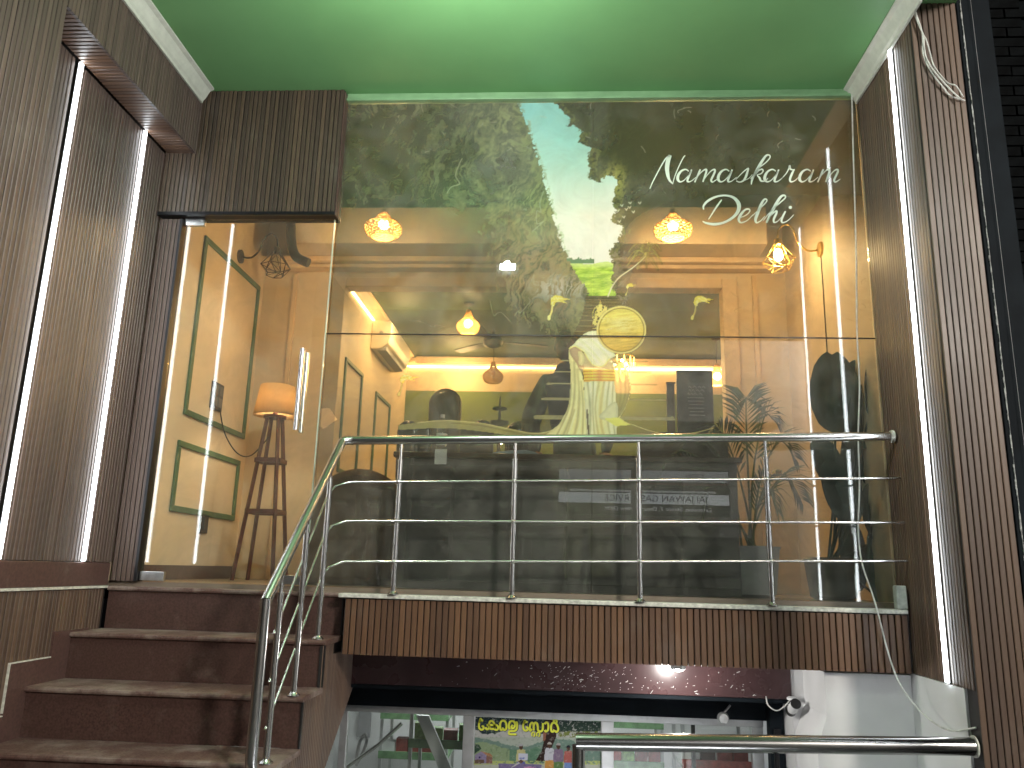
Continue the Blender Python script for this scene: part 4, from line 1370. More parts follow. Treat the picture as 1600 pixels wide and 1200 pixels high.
# ================================================================== RESTAURANT INTERIOR
# green framed mouldings on the left wall (y, z extents measured on the wall)
def wall_frame(name, label, x, nx, y0, y1, z0, z1, wd=0.045, d=0.02, m=None):
    t = thing(name, label, 'wall moulding', (x, y0, z0))
    L, H = y1 - y0, z1 - z0
    a, b_ = (0, nx * d) if nx > 0 else (nx * d, 0)
    for (ya, yb, za, zb) in ((0, L, 0, wd), (0, L, H - wd, H), (0, wd, wd, H - wd), (L - wd, L, wd, H - wd)):
        MB().box(a, b_, ya, yb, za, zb).obj('moulding', m or m_greentrim, t, bevel=0.006)
    return t


wall_frame('wall_moulding', 'tall green moulding frame on the cream wall behind the glass door', XL, 1, 5.64, 6.80, 1.185, 2.60)
wall_frame('wall_moulding', 'low green moulding frame on the cream wall behind the glass door', XL, 1, 5.61, 6.76, 0.475, 0.99)
MBs = MB().box(XL, XL + 0.014, 5.01, 6.9, 0.0, 0.10)
tag(MBs.obj('skirting_board', m_maroon), 'maroon skirting board at the foot of the cream wall behind the door', 'skirting')
wall_frame('wall_moulding', 'dark green moulding frame on the inner left wall, nearer the glass', -2.02, 1, 7.08, 7.75, 0.95, 2.02, 0.04)
wall_frame('wall_moulding', 'dark green moulding frame on the inner left wall, farther from the glass', -2.02, 1, 8.35, 9.1, 0.95, 1.98, 0.04)
t = thing('switch_plate', 'black switch plate on the cream wall inside the green frame', 'switch plate', (XL, 6.16, 1.43))
MB().box(0, 0.02, -0.10, 0.10, -0.11, 0.11).obj('plate', m_black_plastic, t, bevel=0.004)
for (dy, dz) in ((-0.045, 0.05), (0.045, 0.05), (-0.045, -0.045), (0.045, -0.045)):
    MB().box(0.0205, 0.027, dy - 0.036, dy + 0.036, dz - 0.038, dz + 0.038).obj('switch', mat('switch_grey', (0.10, 0.09, 0.08), 0.4), t, bevel=0.003)
t = thing('wall_socket', 'small black socket below the low green moulding frame', 'socket', (XL, 6.18, 0.42))
MB().box(0, 0.02, -0.065, 0.065, -0.075, 0.075).obj('plate', m_black_plastic, t, bevel=0.004)
MB().box(0.0205, 0.03, -0.04, 0.04, -0.05, 0.05).obj('socket_face', m_dark_metal, t, bevel=0.003)
pts = [(XL + 0.03, 6.2, 1.33), (XL + 0.05, 6.3, 1.15), (XL + 0.15, 6.35, 1.0), (-2.5, 6.3, 0.98), (-2.34, 6.22, 1.12)]
tag(MB().tube([tuple(q) for q in spline(pts, 6)], 0.005, 6).obj('lamp_cord', m_wire_b, None, True), 'black cord sagging from the switch plate to the floor lamp', 'cord')


def wall_lamp(label, base, nx, cage, lit):
    t = thing('wall_lamp', label, 'wall lamp', base)
    MB().lathe([(0.06, 0), (0.06, 0.018), (0.03, 0.028)], (0, 0, 0), 20, Matrix.Rotation(nx * PI / 2, 4, 'Y')).obj('rose', cage, t, True)
    arm = spline([(0, 0, 0), (nx * 0.10, -0.0, -0.01), (nx * 0.17, 0, 0.06), (nx * 0.20, 0, 0.16), (nx * 0.25, 0, 0.21), (nx * 0.31, 0, 0.17), (nx * 0.325, 0, 0.09)], 6)
    MB().tube([tuple(q) for q in arm], 0.008, 8).obj('arm', cage, t, True)
    cx = nx * 0.325
    MB().lathe([(0.012, 0.09), (0.028, 0.08), (0.032, 0.035), (0.024, 0.03)], (cx, 0, 0), 16).obj('socket_cap', cage, t, True)
    b = MB()
    rings = [(0.035, 0.035), (0.125, -0.09), (0.075, -0.17)]
    n = 6
    V = [[Vector((cx + r * math.cos(2 * PI * (j + 0.5 * i) / n), r * math.sin(2 * PI * (j + 0.5 * i) / n), z)) for j in range(n)] for i, (r, z) in enumerate(rings)]
    for j in range(n):
        for p, q in ((V[0][j], V[1][j]), (V[0][j], V[1][j - 1]), (V[1][j], V[1][(j + 1) % n]), (V[1][j], V[2][j]), (V[1][j], V[2][(j + 1) % n]), (V[2][j], V[2][(j + 1) % n])):
            b.tube([p, q], 0.0036, 5)
    b.obj('wire_cage', cage, t)
    MB().ball((cx, 0, -0.045), 0.036, 0.036, 0.05).obj('bulb', m_bulb if lit else m_clear, t, True)
    if lit:
        lamp('bulb_light', (base[0] + cx, base[1], base[2] - 0.045), P_BULB * 0.38, (1, 0.66, 0.31), 0.06)
    return t


wall_lamp('unlit black wire-cage wall lamp on the cream wall behind the glass door', (XL, 6.32, 2.70), 1, m_cageblack, False)
wall_lamp('lit gold wire-cage wall lamp on the right inner wall', (XR, 5.90, 2.60), -1, m_cagegold, True)
tag(MB().tube([(XR - 0.005, 5.9, 2.54), (XR - 0.005, 5.9, 1.6), (XR - 0.005, 5.91, 0.9)], 0.004, 6).obj('wire', m_wire_b), 'thin dark wire running straight down from the right wall lamp', 'wire')

# floor lamp
fx, fy = -2.30, 6.2
t = thing('floor_lamp', 'wooden four-legged floor lamp with a linen drum shade, lit', 'floor lamp', (fx, fy, 0))
for sx in (-1, 1):
    for sy in (-1, 1):
        MB().tube([(sx * 0.045, sy * 0.045, 1.27), (sx * 0.155, sy * 0.155, 0.0)], 0.0165, 4).obj('leg', m_legs, t)
for z, h_ in ((0.92, 0.092), (0.52, 0.118)):
    for sx, sy, a_ in ((0, -1, 0), (0, 1, 0), (-1, 0, 1), (1, 0, 1)):
        if a_ == 0:
            MB().box(-h_ + .01, h_ - .01, sy * h_ - 0.011, sy * h_ + 0.011, z - 0.018, z + 0.018).obj('stretcher', m_legs, t)
        else:
            MB().box(sx * h_ - 0.011, sx * h_ + 0.011, -h_ + .01, h_ - .01, z - 0.018, z + 0.018).obj('stretcher', m_legs, t)
MB().lathe([(0.09, 1.265), (0.09, 1.285), (0.02, 1.29), (0.018, 1.36)], (0, 0, 0), 16).obj('lamp_holder', m_legs, t, True)
sb_ = MB()
sb_.lathe([(0.172, 1.285), (0.135, 1.53)], (0, 0, 0), 40)
sb_.f = [f for f in sb_.f if len(f) == 4]
sb_.m = [0] * len(sb_.f)
o = sb_.obj('shade', m_linen, t, True)
sl = o.modifiers.new('thick', 'SOLIDIFY')
sl.thickness = 0.003
MB().ball((0, 0, 1.40), 0.03).obj('bulb', m_bulb_soft, t, True)
lamp('floor_lamp_light', (fx, fy, 1.40), 20.0, (1, 0.74, 0.42), 0.035)


# cane pendants
def cane_shade(r, h, turns=9, strands=14):
    """woven onion-shaped shade: strands spiralling both ways over a turned profile"""
    b = MB()
    prof = spline([(0.018, h), (0.03, h * 0.86), (r * 0.45, h * 0.64), (r * 0.92, h * 0.42), (r, h * 0.26), (r * 0.88, h * 0.10), (r * 0.62, 0.0)], 4)
    for sg in (-1, 1):
        for k in range(strands):
            ph = 2 * PI * k / strands
            pts = []
            for i, (pr, pz) in enumerate(prof):
                a_ = ph + sg * i / len(prof) * 2.6
                pts.append((pr * math.cos(a_), pr * math.sin(a_), pz))
            b.tube(pts, 0.0034, 4, False)
    for i in range(4, len(prof), 2):
        pr, pz = prof[i]
        n = 20
        b.tube([(pr * math.cos(2 * PI * j / n), pr * math.sin(2 * PI * j / n), pz) for j in range(n + 1)], 0.0034, 4, False)
    return b


shade_me = cane_shade(0.150, 0.245, strands=22).mesh('cane_shade', m_cane, True)
shade_small = cane_shade(0.118, 0.25, strands=18).mesh('cane_shade', m_cane, True)
bulb_me = MB().ball((0, 0, 0), 0.044, 0.044, 0.044).mesh('bulb', m_bulb, True)
bulb_off = MB().ball((0, 0, 0), 0.033, 0.033, 0.042).mesh('bulb', m_bulb_soft, True)


def pendant(label, x, y, z, zc, lit=True, me=None, power=None):
    t = thing('pendant_lamp', label, 'pendant lamp', (x, y, z), 'woven cane pendant lamps')
    inst(me or shade_me, 'cane_shade', t)
    MB().tube([(0, 0, 0.26), (0, 0, zc - z)], 0.004, 6).obj('cord', m_wire_b, t)
    MB().lathe([(0.055, zc - z), (0.05, zc - z - 0.02), (0.015, zc - z - 0.03)], (0, 0, 0), 16).obj('ceiling_rose', m_cageblack, t, True)
    if lit:
        inst(bulb_me, 'bulb', t, (0, 0, 0.105))
        lamp('pendant_light', (x, y, z + 0.095), power or P_BULB, (1, 0.66, 0.30), 0.08)
    else:
        MB().ball((0, 0, 0.10), 0.033, 0.033, 0.045).obj('bulb', m_paper, t, True)


p = atY(598, 370, 5.95)
pendant('lit cane pendant lamp at upper left, left of the white ceiling glare', p.x, 5.95, p.z, 3.37)
p = atY(1052, 372, 5.95)
pendant('lit cane pendant lamp just below the letters of the lower word', p.x, 5.95, p.z, 3.37)
p = atY(731, 521, 7.8)
pendant('lit cane pendant lamp of the inner room, left of the mural figure', p.x, 7.8, p.z, 2.80, me=shade_small, power=P_BULB * .7)
p = atY(770, 598, 9.0)
pendant('unlit cane pendant lamp in front of the far warm light strip', p.x, 9.0, p.z, 2.80, lit=False, me=shade_small)
p = atY(1121, 602, 9.0)
pendant('lit cane pendant lamp showing past the edge of the black menu board', p.x, 9.0, p.z, 2.80, me=shade_small, power=P_BULB * .6)

# chandelier
p = atY(966, 590, 8.2)
t = thing('chandelier', 'small golden crystal chandelier glowing below the woven tray of the mural', 'chandelier', (p.x, 8.2, p.z))
MB().tube([(0, 0, 0.25), (0, 0, 2.80 - p.z)], 0.005, 6).obj('chain', m_brass, t)
b = MB()
random.seed(3)
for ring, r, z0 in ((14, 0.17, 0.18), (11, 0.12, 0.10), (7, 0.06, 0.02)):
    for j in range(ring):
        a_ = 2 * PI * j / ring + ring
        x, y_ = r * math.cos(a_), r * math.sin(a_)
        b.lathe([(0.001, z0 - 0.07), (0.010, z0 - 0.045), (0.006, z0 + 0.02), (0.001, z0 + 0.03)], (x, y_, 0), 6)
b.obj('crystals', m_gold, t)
for r, z0 in ((0.17, 0.215), (0.12, 0.135)):
    MB().tube([(r * math.cos(2 * PI * j / 20), r * math.sin(2 * PI * j / 20), z0) for j in range(21)], 0.006, 6).obj('ring', m_brass, t, True)
for j in range(4):
    MB().ball((0.09 * math.cos(j * PI / 2 + .4), 0.09 * math.sin(j * PI / 2 + .4), 0.16), 0.018, n=10, m=6).obj('bulb', m_bulb, t, True)
lamp('chandelier_light', (p.x, 8.2, p.z + 0.15), 6, (1, 0.66, 0.25), 0.08)

# split air conditioner
t = thing('air_conditioner', 'cream wall air conditioner below the warm light strip on the inner left wall', 'air conditioner', (-2.02, 8.0, 2.36))
pr = [(0.002, 0.0), (0.10, 0.0), (0.19, 0.06), (0.215, 0.14), (0.215, 0.29), (0.19, 0.31), (0.002, 0.31)]
b = MB()
vs = [(q[0], 0, q[1]) for q in pr] + [(q[0], 1.05, q[1]) for q in pr]
n = len(pr)
b.add(vs, [tuple(range(n)), tuple(range(2 * n - 1, n - 1, -1))] + [(i, i + n, (i + 1) % n + n, (i + 1) % n) for i in range(n)])
b.obj('casing', m_ac, t, bevel=0.012)
MB().box(0.06, 0.16, 0.06, 0.99, -0.003, 0.045, Matrix.Rotation(0.0, 4, 'Y')).obj('air_flap', m_grey, t)
MB().lathe([(0.022, 0), (0.022, 0.004)], (0, 0, 0), 14, Matrix.Translation((0.11, -0.0125, 0.17)) @ Matrix.Rotation(PI / 2, 4, 'X')).obj('pipe_cap', m_grey, t)
# black pipe at the left end of the beam
pts = [atY(455, 338, 6.42), atY(455, 375, 6.42), atY(462, 400, 6.42), atY(482, 411, 6.42)]
tag(MB().tube([tuple(q) for q in spline([tuple(p) for p in pts], 6)], 0.042, 12).obj('insulated_pipe', m_black_plastic, None, True), 'thick black insulated pipe bending round the end of the cream beam', 'pipe')

# ceiling fan
p = atY(770, 553, 8.7)
t = thing('ceiling_fan', 'dim ceiling fan with three blades near the far light strip', 'ceiling fan', (p.x, 8.7, 2.60))
MB().lathe([(0.02, 0.14), (0.09, 0.10), (0.12, 0.05), (0.10, 0.0), (0.03, -0.03)], (0, 0, 0), 20).obj('motor', m_brown_leather, t, True)
MB().tube([(0, 0, 0.13), (0, 0, 0.2)], 0.015, 8).obj('rod', m_brown_leather, t)
bm_ = MB().prism([(0.1, -0.03), (0.3, -0.06), (0.62, -0.065), (0.64, 0.0), (0.62, 0.055), (0.3, 0.05), (0.1, 0.03)], 'z', 0.045, 0.055).mesh('blade', m_brown_leather)
for k in range(3):
    inst(bm_, 'blade', t, (0, 0, 0), (0.10, 0, 0.3 + k * 2 * PI / 3))

# counter behind the window
t = thing('counter', 'dark counter standing right behind the glass below the mural', 'counter', (0, 5.28, 0))
MB().box(-1.09, 1.14, 0.0, 0.50, 0.0, 0.845).obj('body', m_counter, t)
for k in range(6):
    MB().box(-1.075 + k * 0.3717, -1.075 + (k + 1) * 0.3717 - 0.018, -0.012, -0.0005, 0.05, 0.80).obj('panel', m_counter, t, bevel=0.003)
MB().box(-1.12, 1.17, -0.03, 0.53, 0.8455, 0.882).obj('top', m_counter_top, t, bevel=0.005)
t = thing('raised_shelf', 'brown raised shelf on the right half of the dark counter', 'shelf', (0.82, 5.42, 0.882))
MB().box(-0.30, 0.31, 0.0, 0.30, 0.16, 0.19).obj('top', m_counter_top, t, bevel=0.004)
MB().box(-0.29, 0.30, 0.012, 0.028, 0.0, 0.159).obj('front_panel', m_counter_top, t)
for x in (-0.28, 0.27):
    MB().box(x, x + 0.02, 0.03, 0.29, 0.0, 0.159).obj('side_panel', m_counter_top, t)

# menu board with chalk writing
pA, pB = atY(1057, 578, 5.46), atY(1116, 668, 5.46)
t = thing('menu_board', 'upright black menu board with faint chalk scribbles on the raised shelf', 'menu board', ((pA.x + pB.x) / 2, 5.46, 1.072))
hw = (pB.x - pA.x) / 2
H = pA.z - 1.072
MB().box(-hw, hw, 0.0, 0.035, 0.0, H).obj('board', m_black_plastic, t, bevel=0.003)
cb = MB()
random.seed(11)
for r in range(9):
    z = H * (0.72 - r * 0.055)
    x = -hw * 0.35 + random.uniform(-.01, .01)
    while x < hw * 0.45:
        wv = random.uniform(0.006, 0.014) * (2 if r < 3 else 1)
        hh = 0.012 if r < 3 else 0.005
        cb.tube([(x, -0.0012, z), (x + wv * .4, -0.0012, z + hh), (x + wv, -0.0012, z - hh * .5)], 0.0011, 4)
        x += wv * 1.4
cb.obj('chalk_scribble', m_paper, t)
t = thing('card_holder', 'brown wooden panel leaning just left of the black menu board', 'panel', (pA.x - 0.035, 5.50, 1.072))
MB().box(-0.03, 0.025, 0, 0.02, 0.0, H * 0.82).obj('panel', m_brown_leather, t, bevel=0.002)
MB().box(-0.035, 0.03, -0.012, -0.0005, H * 0.82 - 0.012, H * 0.82).obj('ledge', m_brown_leather, t)

# things on the counter
p = atY(690, 690, 5.42)
t = thing('water_bottle', 'clear plastic water bottle with a white label on the counter', 'bottle', (p.x, 5.42, 0.882))
MB().lathe([(0.036, 0.0), (0.038, 0.01), (0.038, 0.17), (0.034, 0.19), (0.014, 0.25), (0.014, 0.265)], (0, 0, 0), 20).obj('body', m_clear, t, True)
MB().lathe([(0.0385, 0.07), (0.0385, 0.15)], (0, 0, 0), 20).obj('label', m_paper, t, True)
MB().lathe([(0.016, 0.262), (0.016, 0.285), (0.001, 0.286)], (0, 0, 0), 16).obj('cap', m_paper, t, True)
p = atY(690, 703, 5.27)
t = thing('paper_slip', 'white paper slip hanging over the counter edge below the bottle', 'paper', (p.x, 5.244, 0.80))
MB().box(-0.04, 0.04, 0, 0.003, 0, 0.10).obj('sheet', m_paper, t)
p = atY(806, 703, 5.36)
t = thing('folded_cloth', 'pale blue folded cloth lying on the front of the counter', 'cloth', (p.x - .0, 5.36, 0.882))
b = MB()
b.prism([(-0.16, 0), (-0.15, 0.012), (-0.05, 0.026), (0.07, 0.032), (0.13, 0.02), (0.17, 0)], 'y', -0.06, 0.08)
b.obj('cloth', mat('blue_cloth', (0.20, 0.28, 0.36), 0.8, var=0.2, scale=20), t, bevel=0.004)
p = atY(746, 655, 5.62)
t = thing('monitor', 'dark flat monitor standing on the counter left of the oil lamp', 'monitor', (p.x, 5.62, 0.882))
MB().box(-0.12, 0.12, 0, 0.02, 0.03, 0.245).obj('screen', m_black_plastic, t, bevel=0.004)
MB().box(-0.06, 0.06, -0.03, 0.06, 0.0, 0.012).obj('stand', m_black_plastic, t)
MB().box(-0.012, 0.012, 0.02, 0.035, 0.012, 0.12).obj('neck', m_black_plastic, t)
p = atY(780, 672, 5.48)
t = thing('oil_lamp', 'tall brass oil lamp with a small burning flame on the counter', 'oil lamp', (p.x, 5.48, 0.882))
MB().lathe([(0.075, 0), (0.07, 0.015), (0.03, 0.03), (0.012, 0.05), (0.012, 0.12), (0.02, 0.13), (0.011, 0.14), (0.010, 0.22), (0.062, 0.235), (0.066, 0.255), (0.05, 0.245), (0.012, 0.25), (0.008, 0.33), (0.05, 0.34), (0.05, 0.352), (0.008, 0.35), (0.006, 0.42), (0.001, 0.44)], (0, 0, 0), 20).obj('stand', m_dark_metal, t, True)
MB().ball((0.022, -0.06, 0.105), 0.011, 0.011, 0.02, 10, 8).obj('flame', m_bulb, t, True)
lamp('flame_light', (p.x + 0.022, 5.41, 0.99), 0.8, (1, 0.6, 0.2), 0.02)


# round-backed chairs and a high back seen past the counter
def round_chair(label, cx, y, ztop, wd, m, group=None, hb=0.5):
    t = thing('chair', label, 'chair', (cx, y, 0), group)
    b = MB()
    r = wd / 2
    pr = [(r * 0.90, ztop - hb), (r * 0.97, ztop - hb * 0.7), (r, ztop - r)] + [(max(r * math.cos(a_), 0.0005), ztop - r + r * math.sin(a_)) for a_ in (PI / 2 * k / 9 for k in range(1, 10))]
    b.lathe(pr, (0, 0, 0), 28, Matrix.Diagonal((1, 0.5, 1, 1)))
    b.obj('backrest', m, t, True)
    MB().box(-wd / 2 * 0.95, wd / 2 * 0.95, 0.02, 0.46, 0.40, 0.50).obj('seat', m, t, bevel=0.03)
    for sx in (-1, 1):
        for yy_ in (0.05, 0.42):
            MB().tube([(sx * wd * 0.4, yy_, 0.40), (sx * wd * 0.44, yy_, 0)], 0.016, 8).obj('leg', m_dark_metal, t)
    return t


def ctr(u, v, y):
    q = atY(u, v, y)
    return q.x, q.z


x, z = ctr(697, 607, 6.35)
round_chair('dark brown high-backed chair with a rounded top behind the water bottle', x, 6.35, z, 0.27, m_brown_leather, hb=1.0)
for (u, v, wd, lab) in ((639, 657, 0.17, 'glossy black round-topped chair at the left end of the counter'), (661, 658, 0.16, 'glossy black round-topped chair just left of the water bottle'), (754, 656, 0.18, 'glossy black round-topped chair behind the dark monitor'), (813, 658, 0.23, 'glossy black round-topped chair beside the man in the dark jacket')):
    x, z = ctr(u, v, 5.98)
    round_chair(lab, x, 5.98, z, wd, m_gloss_black, 'glossy black chairs behind the counter')


t = thing('armchair', 'brown upholstered armchair with a rounded back at the left end of the counter', 'armchair', (-1.42, 5.62, 0))
b = MB()
ol = [(-0.36, 0.0)] + [(0.36 * -math.cos(PI * j / 18) , 0.46 + 0.34 * math.sin(PI * j / 18)) for j in range(19)] + [(0.36, 0.0)]
b.prism(ol, 'y', -0.09, 0.03)
b.obj('backrest', m_brown_fab, t, True, bevel=0.05)
MB().box(-0.33, 0.33, 0.031, 0.55, 0.06, 0.42).obj('seat', m_brown_fab, t, bevel=0.05)
for sx in (-1, 1):
    MB().box(sx * 0.33 - 0.06, sx * 0.33 + 0.06, 0.032, 0.52, 0.06, 0.58).obj('armrest', m_brown_fab, t, bevel=0.05)
    for yy_ in (-0.02, 0.48):
        MB().tube([(sx * 0.29, yy_, 0.0), (sx * 0.29, yy_, 0.07)], 0.025, 8).obj('leg', m_dark_metal, t)

# ---------------------------------------------------------------- person behind the counter
def skin_chain(verts, edges, radii, root, name, m, parent, loc=(0, 0, 0), sub=2):
    me = bpy.data.meshes.new(name)
    me.from_pydata(verts, edges, [])
    me.materials.append(m)
    o = bpy.data.objects.new(name, me)
    C.objects.link(o)
    o.parent = parent
    sk = o.modifiers.new('skin', 'SKIN')
    for i, r in enumerate(radii):
        d = me.skin_vertices[0].data[i]
        d.radius = r if isinstance(r, tuple) else (r, r)
        d.use_root = (i == root)
    o.modifiers.new('sub', 'SUBSURF').render_levels = sub
    o.modifiers['sub'].levels = 1
    sk.use_smooth_shade = True
    return o


hp = atY(893, 497, 5.85)
t = thing('person', 'person in a dark jacket leaning with one hand on the counter behind the mural figure', 'person', (hp.x - 0.02, 5.95, 0))
#          pelvis        waist          chest            neck            head base
V = [(0.06, 0.02, 0.90), (0.05, 0.0, 1.08), (0.03, -0.06, 1.36), (0.0, -0.10, 1.56), (-0.02, -0.13, 1.66),
     (-0.17, -0.06, 1.49), (-0.285, -0.10, 1.20), (-0.23, -0.30, 0.99), (-0.225, -0.35, 0.945),
     (0.23, -0.06, 1.49), (0.32, -0.02, 1.20), (0.28, -0.20, 1.02), (0.27, -0.27, 0.96),
     (-0.05, 0.02, 0.84), (-0.07, 0.0, 0.47), (-0.08, 0.05, 0.08), (-0.09, -0.10, 0.04),
     (0.17, 0.02, 0.84), (0.18, 0.0, 0.47), (0.18, 0.05, 0.08), (0.19, -0.10, 0.04)]
Ed = [(0, 1), (1, 2), (2, 3), (3, 4), (2, 5), (5, 6), (6, 7), (7, 8), (2, 9), (9, 10), (10, 11), (11, 12), (0, 13), (13, 14), (14, 15), (15, 16), (0, 17), (17, 18), (18, 19), (19, 20)]
Ra = [(0.16, 0.12), (0.155, 0.115), (0.205, 0.14), (0.075, 0.075), (0.058, 0.058), (0.105, 0.105), (0.080, 0.080), (0.052, 0.052), (0.036, 0.03), (0.105, 0.105), (0.080, 0.062), (0.045, 0.045), (0.036, 0.03), (0.095, 0.095), (0.07, 0.07), (0.05, 0.05), (0.045, 0.035), (0.095, 0.095), (0.07, 0.07), (0.05, 0.05), (0.045, 0.035)]
body = skin_chain(V, Ed, Ra, 0, 'body', m_jacket, t)
hd = MB()
hd.ball((-0.02, -0.15, 1.775), 0.078, 0.095, 0.118, 20, 14)
head = hd.obj('head', m_skin, t, True)
MB().ball((-0.02, -0.245, 1.76), 0.014, 0.018, 0.022, 10, 8).obj('nose', m_skin, head, True)
for sx in (-1, 1):
    MB().ball((-0.02 + sx * 0.032, -0.230, 1.79), 0.011, 0.009, 0.008, 8, 6).obj('eye', m_black_plastic, head, True)
    MB().ball((-0.02 + sx * 0.079, -0.14, 1.77), 0.012, 0.022, 0.032, 8, 6).obj('ear', m_skin, head, True)
MB().box(-0.045, 0.005, -0.239, -0.232, 1.722, 1.728).obj('mouth', m_red, head, bevel=0.002)
MB().ball((-0.02, -0.135, 1.808), 0.088, 0.102, 0.102, 20, 14).obj('hair', m_hair, t, True)
for side, (hx_, hy_, hz_) in ((-1, (-0.225, -0.36, 0.930)), (1, (0.27, -0.28, 0.945))):
    hv = [(hx_, hy_, hz_), (hx_ + 0.004, hy_ - 0.05, hz_ - 0.014)]
    he = [(0, 1)]
    hr = [(0.032, 0.022), (0.038, 0.016)]
    for k, ln in enumerate((0.066, 0.076, 0.072, 0.056)):
        bx = hx_ + (k - 1.5) * 0.021
        i0 = len(hv)
        hv += [(bx, hy_ - 0.085, hz_ - 0.020), (bx + (k - 1.5) * 0.004, hy_ - 0.085 - ln * 0.55, hz_ - 0.026), (bx + (k - 1.5) * 0.006, hy_ - 0.085 - ln, hz_ - 0.034)]
        he += [(1, i0), (i0, i0 + 1), (i0 + 1, i0 + 2)]
        hr += [(0.010, 0.010), (0.009, 0.009), (0.0075, 0.0075)]
    i0 = len(hv)
    hv += [(hx_ - side * 0.035, hy_ - 0.03, hz_ - 0.018), (hx_ - side * 0.055, hy_ - 0.06, hz_ - 0.026), (hx_ - side * 0.060, hy_ - 0.085, hz_ - 0.032)]
    he += [(0, i0), (i0, i0 + 1), (i0 + 1, i0 + 2)]
    hr += [(0.013, 0.013), (0.011, 0.011), (0.009, 0.009)]
    skin_chain(hv, he, hr, 0, 'hand', m_skin, t, sub=1)

# ---------------------------------------------------------------- plants by the right wall
def palm(label, x, y, fronds):
    t = thing('palm_plant', label, 'potted palm', (x, y, 0))
    MB().lathe([(0.10, 0), (0.15, 0.02), (0.18, 0.30), (0.19, 0.32), (0.17, 0.32), (0.16, 0.27), (0.0, 0.27)], (0, 0, 0), 24).obj('pot', m_grey, t, True)
    rnd = random.Random(5)
    for (dx, dy, top, lean) in fronds:
        b = MB()
        base = Vector((rnd.uniform(-.05, .05), rnd.uniform(-.04, .04), 0.27))
        mid = Vector((dx * 0.35, dy * 0.35, top * 0.72))
        tip = Vector((dx, dy, top))
        end = Vector((dx * 1.45, dy * 1.3, top - lean))
        c = [Vector(q) for q in spline([tuple(base), tuple(mid), tuple(tip), tuple(end)], 12)]
        b.tube(c, [0.009 - 0.0065 * i / (len(c) - 1) for i in range(len(c))], 5)
        n = len(c)
        for i in range(int(n * 0.36), n - 1):
            tg = (c[min(i + 1, n - 1)] - c[i - 1]).normalized()
            sdv = tg.cross(Vector((0, 0, 1)))
            if sdv.length < 0.2:
                sdv = Vector((1, 0, 0))
            sdv.normalize()
            upv = sdv.cross(tg)
            fl = (i - n * 0.36) / (n * 0.64)
            ln = 0.30 * (1 - 0.55 * fl) * (0.55 + 0.45 * min(1, fl * 5))
            for sg in (-1, 1):
                dr = (tg * (0.75 + rnd.uniform(-.1, .1)) + sdv * sg * 0.75 + upv * 0.12).normalized()
                p0 = c[i]
                p1 = p0 + dr * ln * 0.5 + upv * 0.008
                p2 = p0 + dr * ln + Vector((0, 0, -0.05 * ln / 0.25))
                wv = dr.cross(upv).normalized() * 0.0105
                b.add([p0, p1 - wv, p1 + wv, p2, p1 + upv * 0.004], [(0, 1, 4), (0, 4, 2), (1, 3, 4), (4, 3, 2)])
        b.obj('frond', m_leaf, t)
    return t


palm('potted palm with thin feathery fronds inside the glass behind the railing', 1.24, 5.42,
     [(0.02, 0.05, 1.30, -0.02), (-0.30, 0.05, 1.00, 0.10), (-0.42, -0.04, 0.88, 0.16), (0.12, -0.03, 1.18, 0.02), (0.22, 0.02, 1.02, 0.10), (-0.16, -0.06, 1.05, 0.0), (0.10, -0.08, 0.72, 0.16), (-0.22, -0.05, 0.66, 0.15), (0.26, 0.1, 0.8, 0.15)])

t = thing('broad_leaf_plant', 'potted plant with big dark paddle leaves in the right corner behind the glass', 'potted plant', (1.72, 5.32, 0))
MB().lathe([(0.11, 0), (0.14, 0.02), (0.17, 0.25), (0.16, 0.26), (0.14, 0.22), (0.0, 0.22)], (0, 0, 0), 24).obj('pot', m_black_plastic, t, True)


def big_leaf(u, v, y, hw_px, hh_px, tilt, notch=False):
    c = atY(u, v, y)
    s = y / F_PX
    hw_, hh_ = hw_px * s, hh_px * s
    b = MB()
    n = 28
    P = []
    for j in range(n):
        a_ = PI / 2 + 2 * PI * j / n
        r = 1.0
        if notch:
            d_ = abs((j + n / 2) % n - n / 2)
            r = 0.90 if d_ == 0 else 1.0
        P.append((hw_ * math.cos(a_) * r * (1 - 0.12 * math.sin(a_)), hh_ * math.sin(a_) * r))
    ct, st_ = math.cos(tilt), math.sin(tilt)
    base = t.location
    def pt(px_, pz_, off):
        return (c.x - base.x + px_ * ct - pz_ * st_, y - base.y + off, c.z + px_ * st_ + pz_ * ct)
    vs = [pt(0, 0.25 * hh_, 0.03), pt(0, -0.3 * hh_, 0.025)]
    for ring, k in ((0.55, 0.018), (1.0, -0.01)):
        vs += [pt(q[0] * ring, q[1] * ring, k - (0.02 if abs(q[0]) > hw_ * .8 else 0)) for q in P]
    fs = []
    for j in range(n):
        fs.append((2 + j, 2 + (j + 1) % n, 2 + n + (j + 1) % n, 2 + n + j))
        top_ = P[j][1] > 0
        fs.append((0 if P[j][1] + P[(j + 1) % n][1] > 0 else 1, 2 + (j + 1) % n, 2 + j))
    fs += [(0, 2 + n // 4, 1), (0, 1, 2 + 3 * n // 4)]
    b.add(vs, fs)
    o = b.obj('leaf', m_darkleaf, t, True)
    so_ = o.modifiers.new('thick', 'SOLIDIFY')
    so_.thickness = 0.003
    foot = (random.uniform(-.03, .03), 0, 0.22)
    q = pt(0, -0.9 * hh_, 0.02)
    MB().tube([tuple(k) for k in spline([foot, ((foot[0] + q[0]) / 2 + .02, (foot[1] + q[1]) / 2 + 0.02, (foot[2] + q[2]) / 2), q], 5)], 0.008, 6).obj('stalk', m_darkleaf, t, True)


